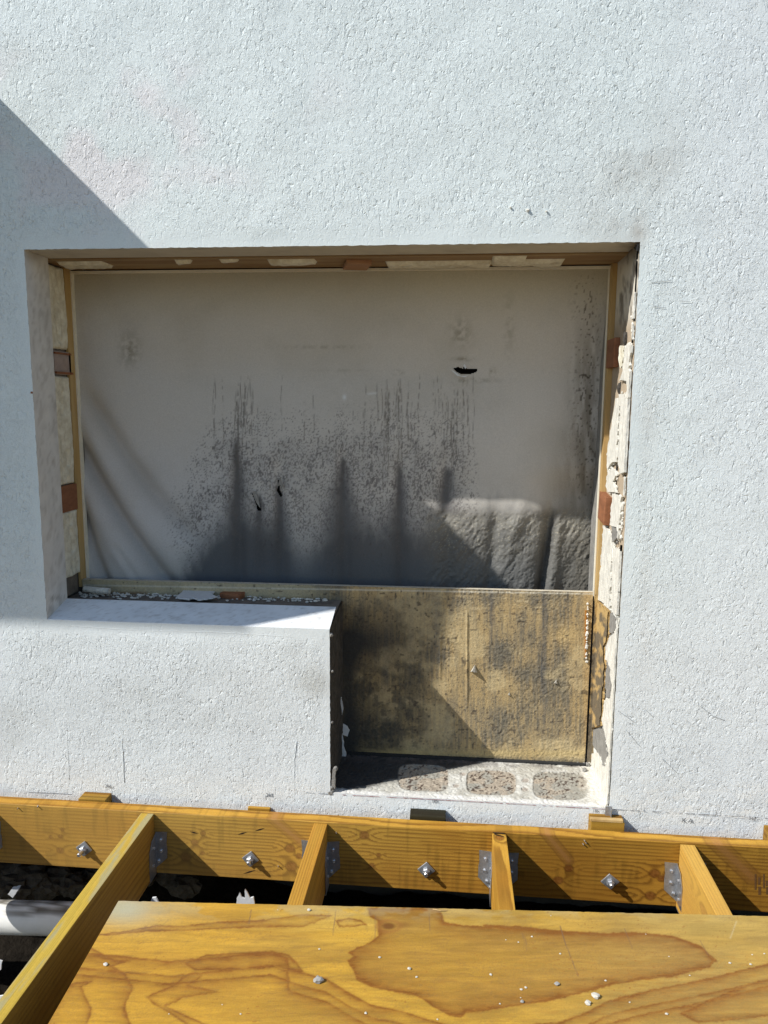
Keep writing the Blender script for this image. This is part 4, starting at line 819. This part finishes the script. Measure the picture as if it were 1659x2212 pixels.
# bolts with square washers
bl_ = ['square washer bolt leftmost on the ledger, left of the slanting joist', 'square washer bolt second from the left on the ledger, near three short splits', 'square washer bolt third from the left on the ledger, below the block ledge', 'square washer bolt rightmost on the ledger, its washer standing askew']
for i, (x, y) in enumerate([(183, 1832), (542, 1854), (921, 1877.5), (1316, 1899)]):
    p = onY(x, y + 0, YLF); b = empty('anchor_bolt', tuple(p), bl_[i], 'bolt', 'anchor bolts through the ledger')
    ang = math.radians([52, 50, 47, 38][i]); tilt = [0, 0, 0, .12][i]; w, t = .0175, .0045
    R_ = Matrix.Rotation(ang, 3, 'Y') @ Matrix.Rotation(tilt, 3, 'X')
    V, Fq = board((w * 2, t, w * 2), .02, .001); V = np.array([R_ @ Vector(v) for v in V]) + np.array([0, -t / 2 - .001 - tilt * .06, 0]); link('square_washer', mesh('square_washer', V, Fq, MAT_GALV, smooth=False), b)
    y0 = -t - .001 - tilt * .06
    Vn = []; 
    for yy, r in ((y0, .0105), (y0 - .009, .0105), (y0 - .0105, .009)): Vn += [(r * math.cos(math.pi / 3 * k + .3), yy, r * math.sin(math.pi / 3 * k + .3)) for k in range(6)]
    Fn = [[a * 6 + k, a * 6 + (k + 1) % 6, a * 6 + 6 + (k + 1) % 6, a * 6 + 6 + k] for a in range(2) for k in range(6)] + [[12 + k for k in range(6)]]
    link('hex_nut', mesh('hex_nut', Vn, Fn, MAT_GALV), b)
    V, Fq = tube([(0, y0 - .008, 0), (0, y0 - [.030, .020, .020, .018][i], 0), (0, y0 - [.032, .022, .022, .020][i], 0)], [.0058, .0058, .0042], 12); link('threaded_rod', mesh('threaded_rod', V, Fq, MAT_GALVL, smooth=False), b)

# packers between ledger and wall
def packer(xa, xb, ztop, label, i, dark=0.0, y0=-.0435, y1=-.002, h=.12, tilt=0, tint=(1, 1, 1)):
    V, Fq = board((xb - xa, y1 - y0, h), (.003, .003, .01), .0012); cj = np.array([(xa + xb) / 2, (y0 + y1) / 2, ztop - h / 2]); W = V + cj
    C = wood_color(W[:, 0], W[:, 2], W[:, 1] * 3, 40 + i, (), .3, 160., 0, .8) * (1 - dark) * np.array(tint)
    o = link('packer_block', mesh('packer_block', V, Fq, MAT_WOOD, C), None, tuple(cj)); o.rotation_euler = (0, tilt, 0); return tag(o, label, 'packer', 'wood packers between ledger and wall')
packer(-1.078, -.995, -1.1635, 'wood packer left behind the ledger with dark layered end grain', 0, .2)
packer(-.577, -.511, -1.1795, 'thin wood packer barely showing above the ledger at its second gap', 1, .0, y0=-.012)
packer(-.100, .001, -1.1585, 'dark grey green packer behind the ledger below the block ledge', 2, .82, tint=(.45, .75, 2.6))
pk = packer(.402, .492, -1.144, 'light brown wood packer with a groove, below the right corner of the opening', 3, .15)
V, Fq = box((-.047, -.0215, .0605), (.040, -.008, .0665)); link('upper_ply', mesh('upper_ply', V, Fq, MAT_FTIMBER), pk)
packer(.876, .96, -1.150, 'wood packer at the right edge behind the ledger', 4, .3)
V, Fq = box((-.014, -.004, 0), (.004, 0, .04)); p = onY(1317, 1770, -.006)
cl = empty('metal_clip', tuple(p), 'small grey metal clip standing on the packer at the right corner of the opening', 'clip'); link('upright', mesh('upright', V, Fq, MAT_GALV), cl)
V, Fq = box((-.001, -.014, 0), (.0015, -.004, .036)); link('side_fin', mesh('side_fin', V, Fq, MAT_GALV), cl)

# ------------------------------------------------------------------ plywood deck sheet
ZPY = ZL + .018
A = onZ(256, 1945.8, ZPY); B_ = onZ(1659, 1979, ZPY); Cc = onZ(109, 2207.6, ZPY)
ex = (B_ - A); ex[2] = 0; ex /= np.linalg.norm(ex); ey = np.array([ex[1], -ex[0], 0.0])
u_ = np.concatenate([[0, .001], np.arange(.003, 1.72, .0021), np.linspace(1.75, 2.43, 30), [2.439, 2.44]]); v_ = np.concatenate([[0, .001], np.arange(.003, .62, .0021), np.linspace(.65, 1.2, 20)])
U, V_ = np.meshgrid(u_, v_, indexing='ij')
P = A + U[..., None] * ex + V_[..., None] * ey; P[..., 2] = ZPY
chip = .0014 * sstep(.6, .8, fbm(U * 40, V_ * 0, 3)) * (V_ < .002); P[..., 2] -= chip * 1.0; P[..., 1] += .0018 * (fbm(U * 70, U * 0, 4, 2) - .5) * (V_ < .0015)
px, py = toD(P)
wx = px + 16 * (fbm(px / 70., py / 26., 1) - .5) + 5 * (fbm(px / 18., py / 5., 6, 2) - .5); wy = py + 7 * (fbm(px / 50., py / 22., 2) - .5)
c = np.ones(P.shape) * np.array([.50, .29, .040])
c = mixc(c, (.33, .19, .035), .8 * sstep(.38, .66, fbm(px / 150., py / 40., 3)))
c = mixc(c, (.50, .33, .07), .7 * sstep(2080, 1985, py) * sstep(.3, .6, fbm(px / 180., py / 30., 4)) )
D2 = lambda x, y: (548.6 + x * .36375, 1673.2 + y * .36375)
D3 = lambda x, y: (1042.4 + x * .3717, 1673.2 + y * .3717)
D1 = lambda x, y: (x * .3968, 1618.4 + y * .3968)
P1 = [D2(*q) for q in [(680, 795), (690, 840), (740, 870), (745, 960), (690, 1000), (600, 1035), (565, 1058), (598, 1082), (560, 1104), (572, 1130), (600, 1170), (615, 1215), (700, 1260), (800, 1280), (960, 1310), (1020, 1340), (1060, 1375), (1130, 1410), (1160, 1430), (1230, 1440), (1250, 1415), (1400, 1395)]] + \
     [D3(*q) for q in [(200, 1340), (400, 1310), (600, 1260), (750, 1220), (900, 1195), (1100, 1170), (1310, 1120), (1355, 1080), (1320, 1050), (1270, 1000), (1180, 965), (1100, 940), (900, 920), (700, 925), (450, 910), (200, 885), (0, 875)]] + [D2(*q) for q in [(1400, 905), (1250, 900), (1130, 880), (1115, 830), (1090, 795)]]
def contour(c, poly, closed, win, a1, wout=1.6, amt=1.0):
    n1 = 2.2 * (fbm(px / 7., py / 7., 3, 3) - .5) * 2
    qx, qy = px + n1 + 3.0 * (fbm(px / 16., py / 9., 4, 2) - .5), py + n1
    d = dline(qx, qy, poly, closed); ins = inpoly(qx, qy, poly)
    sgn = np.where(ins, d, -d)
    k = np.where(sgn > 0, .62 * np.exp(-sgn / win) + .38 * np.exp(-sgn / 3.0), np.exp(-np.abs(sgn) / wout))
    return mixc(c, (.20, .072, .012), np.minimum(a1 * 1.5 * k * amt * (.4 + 1.3 * fbm(px / 34., py / 10., 5)), .92))
inP = inpoly(px, py, P1); c = mixc(c, (.32, .175, .035), .55 * inP); c = mixc(c, (.34, .235, .075), .55 * sstep(1000, 1500, px)); c = mixc(c, (.52, .275, .028), .5 * sstep(900, 300, px))
c = contour(c, P1, True, 26, .80)
P2 = [D2(*q) for q in [(-1600, 1000), (-500, 1110), (0, 1065), (100, 1055), (200, 1090), (210, 1150), (330, 1190), (430, 1215), (550, 1290), (700, 1370), (850, 1400), (1000, 1445), (1100, 1475), (1260, 1520)]] + [D3(*q) for q in [(450, 1440), (600, 1385), (720, 1320), (850, 1285), (1000, 1250), (1200, 1212), (1400, 1165), (1659, 1100), (1900, 1050), (1900, 2300)]] + [(0, 2500)]
c = contour(c, P2, True, 20, .72)
P3 = [(x, y + 26 + .010 * abs(x - 900)) for x, y in P2[:-2]] + [(1900, 2600), (0, 2600)]; c = contour(c, P3, True, 14, .55)
P4 = [(x, y + 48) for x, y in P2[:-2]] + [(1900, 2600), (0, 2600)]; c = contour(c, P4, True, 16, .6)
P5 = [D1(*q) for q in [(380, 1060), (500, 1085), (580, 1130), (625, 1148), (705, 1150), (605, 1180), (680, 1222), (725, 1300), (685, 1370), (680, 1420), (710, 1496), (600, 1700), (200, 1600)]]; c = contour(c, P5, True, 22, .75)
P6 = [D1(*q) for q in [(1050, 1520), (900, 1420), (835, 1385), (800, 1350), (880, 1310), (960, 1280), (990, 1240), (1060, 1215), (1100, 1235), (1020, 1285), (1090, 1300), (1180, 1320), (1000, 1350), (900, 1400), (1120, 1500)]]; c = contour(c, P6, True, 10, .6)
P7 = [D1(*q) for q in [(1010, 1165), (1120, 1120), (1300, 1110), (1480, 1100), (1570, 1120), (1620, 1170), (1650, 1210), (1500, 1180), (1400, 1195), (1200, 1200), (1060, 1200)]]; c = contour(c, P7, True, 14, .7)
P8 = [D1(*q) for q in [(540, 1010), (700, 990), (850, 960), (1000, 965), (1200, 940), (1400, 935), (1659, 900), (1800, 905), (1659, 965), (1400, 968), (1200, 975), (1050, 985), (800, 990), (600, 1012)]]; c = contour(c, P8, True, 12, .6)
P9 = [D2(*q) for q in [(490, 870), (560, 855), (640, 870), (665, 890), (600, 900), (510, 905)]]; c = contour(c, P9, True, 5, .55)
P10 = [D3(*q) for q in [(1659, 1190), (1500, 1240), (1350, 1300), (1150, 1390), (1250, 1440), (1500, 1420), (1659, 1400), (1900, 1380), (1900, 1190)]]; c = contour(c, P10, True, 14, .6)
P11 = [D1(*q) for q in [(200, 1496), (330, 1310), (420, 1270), (500, 1265), (440, 1290), (460, 1340), (500, 1420), (440, 1600), (200, 1700)]]; c = contour(c, P11, True, 16, .6)
# faint grain everywhere, knot, scratches, greenish weathering
fl = fbm(wx / 90., wy / 7., 7, 4); c = c * (.78 + .46 * fl)[..., None]; f2 = fbm(wx / 26., wy / 1.8, 2, 3); c = c * (.87 + .26 * f2)[..., None]; c = mixc(c, (.24, .13, .035), .35 * sstep(.62, .8, fbm(wx / 60., wy / 4., 4, 3)))
c = mixc(c, (.22, .13, .05), .25 * sstep(.6, .75, vn(px / 2.2, py / 2.0, 5)) * fbm(px / 60., py / 40., 6) * 1.6)
band_ = fbm(wx / 120., wy / 16., 5, 3) * 9; bf = band_ - np.floor(band_); c = mixc(c, (.40, .19, .03), .30 * sstep(.55, .95, bf) * sstep(1., .96, bf) * sstep(2035, 2075, py))
kx, ky = D2(800, 900); kdist = np.hypot((px - kx) / 20., (py - ky) / 10.); c = mixc(c, (.15, .06, .015), .9 * sstep(1.0, .4, kdist)); c = mixc(c, (.28, .12, .03), .6 * np.exp(-((kdist - 1.2) / .35) ** 2)); c = mixc(c, (.22, .10, .025), .6 * np.exp(-((px - kx - 34) / 14) ** 2 - ((py - ky + 3) / 7) ** 2))
for (xa, ya), (xb, yb), dk in [(D2(485, 805), D2(470, 955), .7), (D2(722, 835), D2(718, 970), .6), (D2(1040, 825), D2(1046, 925), .6), (D2(1590, 940), D2(1620, 1040), .35), (D3(450, 880), D3(485, 990), .9), (D3(485, 990), D3(555, 1170), .7), (D3(825, 895), D3(870, 1010), .6), (D3(238, 925), D3(258, 990), .5), (D3(1265, 965), D3(1310, 1050), .5), (D1(1368, 875), D1(1355, 950), .8)]:
    c = mixc(c, (.17, .10, .06), dk * np.exp(-(dline(px, py, [(xa, ya), (xb, yb)]) / 1.0) ** 2))
c = mixc(c, (.62, .57, .40), .28 * np.exp(-(dline(px, py, [D3(1440, 950), D3(1475, 855)]) / 1.6) ** 2))
c = mixc(c, (.40, .40, .30), .85 * np.exp(-(np.hypot((px - 268) / 75., (py - 1962) / 34.)) ** 2))
c = mixc(c, (.40, .35, .20), .0 * sstep(.5, .7, fbm(px / 60., py / 40., 2)) + .35 * np.exp(-((py - 1962) / 20.) ** 2) * sstep(.45, .6, fbm(px / 50., py / 20., 6)))
c = mixc(c, (.25, .09, .02), .6 * sstep(.90, .93, vn(px / 3.5, py / 3.0, 3)) * sstep(.6, .7, vn(px / 40., py / 40., 1)))
deck = empty('plywood_sheet', tuple(A), 'large honey coloured plywood sheet with flame grain lying over the joists', 'plywood sheet')
P = P.reshape(-1, 3); part('top_veneer', P, gridfaces(len(u_), len(v_))[:, ::-1], MAT_PLY, deck, c.reshape(-1, 3) , smooth=True)
W4 = [A, A + 2.44 * ex, A + 2.44 * ex + 1.2 * ey, A + 1.2 * ey]; Vb = [tuple(p + np.array([0, 0, -.0008])) for p in W4] + [tuple(p - np.array([0, 0, .0168])) for p in W4]
part('ply_core', Vb, [[0, 1, 5, 4], [1, 2, 6, 5], [2, 3, 7, 6], [3, 0, 4, 7], [7, 6, 5, 4]], simple('ply_edge', (.50, .36, .16), .8, var=.4, scale=30, stretch=(.1, .1, 6), bump=.0008), deck)

# chips and stones on the deck sheet
rr = random.Random(21)
big = [(688, 2116, .0105, 1, 'grey hollow plaster chip casting a shadow on the left half of the plywood sheet'), (1287, 2151, .0088, 1, 'largest pale chip near the bottom right of the plywood sheet'), (1270, 2166, .0065, 1, 'pale grey chip at the bottom edge of the plywood sheet, right of the middle'), (1128, 2163, .005, 0, 'dark grey pebble near the bottom edge of the plywood sheet'), (1203, 2125, .0055, 1, 'dark pebble with a pale top on the flame grain of the plywood sheet'),
       (667, 1965, .0055, 0, 'small white chip at the rear edge of the plywood sheet beside the second joist'), (228, 2083, .0055, 0, 'small flat white chip near the left edge of the plywood sheet'), (884, 2092, .005, 0, 'white chip inside the loop of dark grain on the plywood sheet')]
for k, (x, y, s, sb, lab) in enumerate(big):
    V, Fq = lump((0, 0, 0), s * .85, 400 + k, sb, (1.1, .9, .62)); o = link('plaster_chip', mesh('plaster_chip', V, Fq, MAT_GREYCHIP if k in (0, 3, 4) else MAT_CHIP), None, tuple(onZ(x, y, ZPY + s * .42))); tag(o, lab, 'chip')
small = [(1120, 2035), (820, 2068), (900, 2110), (1149, 2023), (1136, 2133), (1490, 2107), (1622, 2083), (1625, 2062), (1651, 2060), (1190, 1978), (1395, 2018), (1308, 2118), (1126, 2137), (1125, 2155), (1360, 2165), (1080, 2168), (945, 2202), (1093, 2030), (790, 2188), (1440, 2190), (1577, 2080), (1445, 2066), (1210, 2060), (1060, 2105), (600, 1965), (690, 2050), (480, 2170), (520, 2190), (365, 2190)]
for k, (x, y) in enumerate(small):
    s = rr.choice([.0013, .0017, .0021, .0027]); V, Fq = lump((0, 0, 0), s, 500 + k, 0, (1.2, 1, .6))
    o = link('plaster_crumb', mesh('plaster_crumb', V, Fq, MAT_CHIP), None, tuple(onZ(x, y, ZPY + s * .4))); tag(o, 'tiny white crumb of plaster scattered on the plywood sheet', 'crumb', 'plaster crumbs scattered on the plywood')
V, Fq = tube([onZ(935, 1964, ZPY + .001), onZ(952, 1967, ZPY + .004), onZ(966, 1967, ZPY + .001)], .0010, 5); tag(link('wood_sliver', mesh('wood_sliver', V, Fq, MAT_FTIMBER)), 'pale sliver lying along the rear edge of the plywood sheet', 'sliver')

# ------------------------------------------------------------------ below the deck
p0 = onZ(0, 1981, -1.50); p1 = onZ(200, 1986, -1.50); d = (p1 - p0) / np.linalg.norm(p1 - p0)
pts = [p0 - d * 1.2 + d * t for t in np.linspace(0, 2.3, 60)]; V, Fq = tube(pts, .0455, 40); V = np.array(V)
pxp, pyp = toD(V); th = fbm(V[:, 0] * 60, V[:, 1] * 60 + V[:, 2] * 50, 3)
Cp = np.ones((len(V), 3)) * np.array([.80, .80, .77]); Cp = mixc(Cp, (.16, .14, .11), sstep(-1.478, -1.460, V[:, 2]) * sstep(.38, .6, th) * .9 + .25 * sstep(.62, .75, th)); Cp = mixc(Cp, (.3, .28, .24), .5 * sstep(-1.52, -1.545, V[:, 2]))
tag(link('drain_pipe', mesh('drain_pipe', V, Fq, MAT_PVC, Cp, smooth=True)), 'white plastic drain pipe with dirt on top, under the joists at the left', 'pipe')
rr = random.Random(5)
RL = ['largest dark stone above the white pipe near the left edge', 'dark stone right of the largest one above the white pipe', 'stone just behind the pipe in front of the largest stone', 'low stone at the left edge touching the pipe', 'stone behind the pipe near the slanting joist', 'tall stone in shade right of the slanting joist under the ledger', 'small stone tucked behind the slanting joist under the ledger', 'stone furthest right in the rubble, near the plywood corner', 'stone left of the slanting joist under the first bolt', 'flat stone directly behind the slanting joist below the first bolt', 'stone at the far left under the ledger edge', 'smallest stone beside the slanting joist in shade']
rocks = [(60, 1905, .07), (130, 1900, .055), (95, 1915, .045), (30, 1925, .05), (160, 1915, .04), (380, 1890, .05), (345, 1880, .035), (400, 1915, .04), (205, 1895, .04), (240, 1880, .045), (15, 1890, .05), (310, 1900, .03)]
for k, (x, y, s) in enumerate(rocks):
    zr = -1.62; V, Fq = lump((0, 0, 0), s, 600 + k, 2, (1.3, .9, .8)); o = link('rubble_stone', mesh('rubble_stone', V, Fq, MAT_ROCK, smooth=False), None, tuple(onZ(x, y, zr))); tag(o, RL[k], 'stone', 'rubble stones under the ledger')
for k, (nm, x, y, z, pts, lab, cat) in enumerate([('torn_wrap', 530, 1925, -1.35, [(514, 1960), (512, 1938), (518, 1926), (522, 1936), (530, 1940), (530, 1918), (535, 1925), (540, 1938), (548, 1936), (550, 1960)], 'ragged white scrap of wrap standing up behind the plywood sheet', 'scrap'), ('white_lump', 333, 1940, -1.4, [(325, 1950), (330, 1938), (338, 1936), (345, 1950)], 'small white lump behind the rear left corner of the plywood sheet', 'scrap'), ('white_offcut', 20, 2165, -1.6, [(0, 2150), (22, 2148), (26, 2162), (-6, 2166)], 'white offcut below the pipe in the bottom left corner', 'offcut'), ('white_offcut', 5, 2100, -1.6, [(-8, 2068), (6, 2074), (4, 2092), (-8, 2100)], 'pale curved offcut at the left edge below the pipe', 'offcut'), ('foil_scrap', 75, 1925, -1.5, [(18, 1930), (30, 1915), (46, 1912), (40, 1922), (28, 1938)], 'crumpled pale scrap on the stones above the pipe', 'scrap')]):
    yv = onZ(x, y, z)[1] if nm != 'torn_wrap' else -.30
    if nm == 'white_lump': yv = -.32
    V, Fq = extrude([onY(a, b, yv) for a, b in jag(pts, .8, 5, 80 + k)], (0, -1, 0), .004)
    o = link(nm, mesh(nm, V, Fq, MAT_PAPER)); tag(o, lab, cat)

# ------------------------------------------------------------------ unseen slab added above left, outside the frame, shaped to throw the long diagonal shadow
XC0, ZC0 = -1.433, 1.005
pts = [(XC0, 0.0), (XC0, -.511), (-2.245, -.862), (-4.2, -.862), (-4.2, 0.0)]
can = empty('shadow_slab', (-2.4, 0, ZC0), 'unseen flat slab added up and to the left of the opening to cast the diagonal shadow', 'shadow caster')
Pt = [(x, y, ZC0) for x, y in pts]; n_ = 5; V = Pt + [(x, y, ZC0 - .015) for x, y in pts]
part('slab', V, [list(range(n_))[::-1], [n_ + k for k in range(n_)]] + [[k, (k + 1) % n_, (k + 1) % n_ + n_, k + n_] for k in range(n_)], MAT_CONC, can)
for xx in (-2.6, -3.8):
    V, Fq = tube([(xx, -.01, ZC0 + .5), (xx, -.80, ZC0 + .01)], .008, 8); part('stay_rod', V, Fq, MAT_GALV, can)
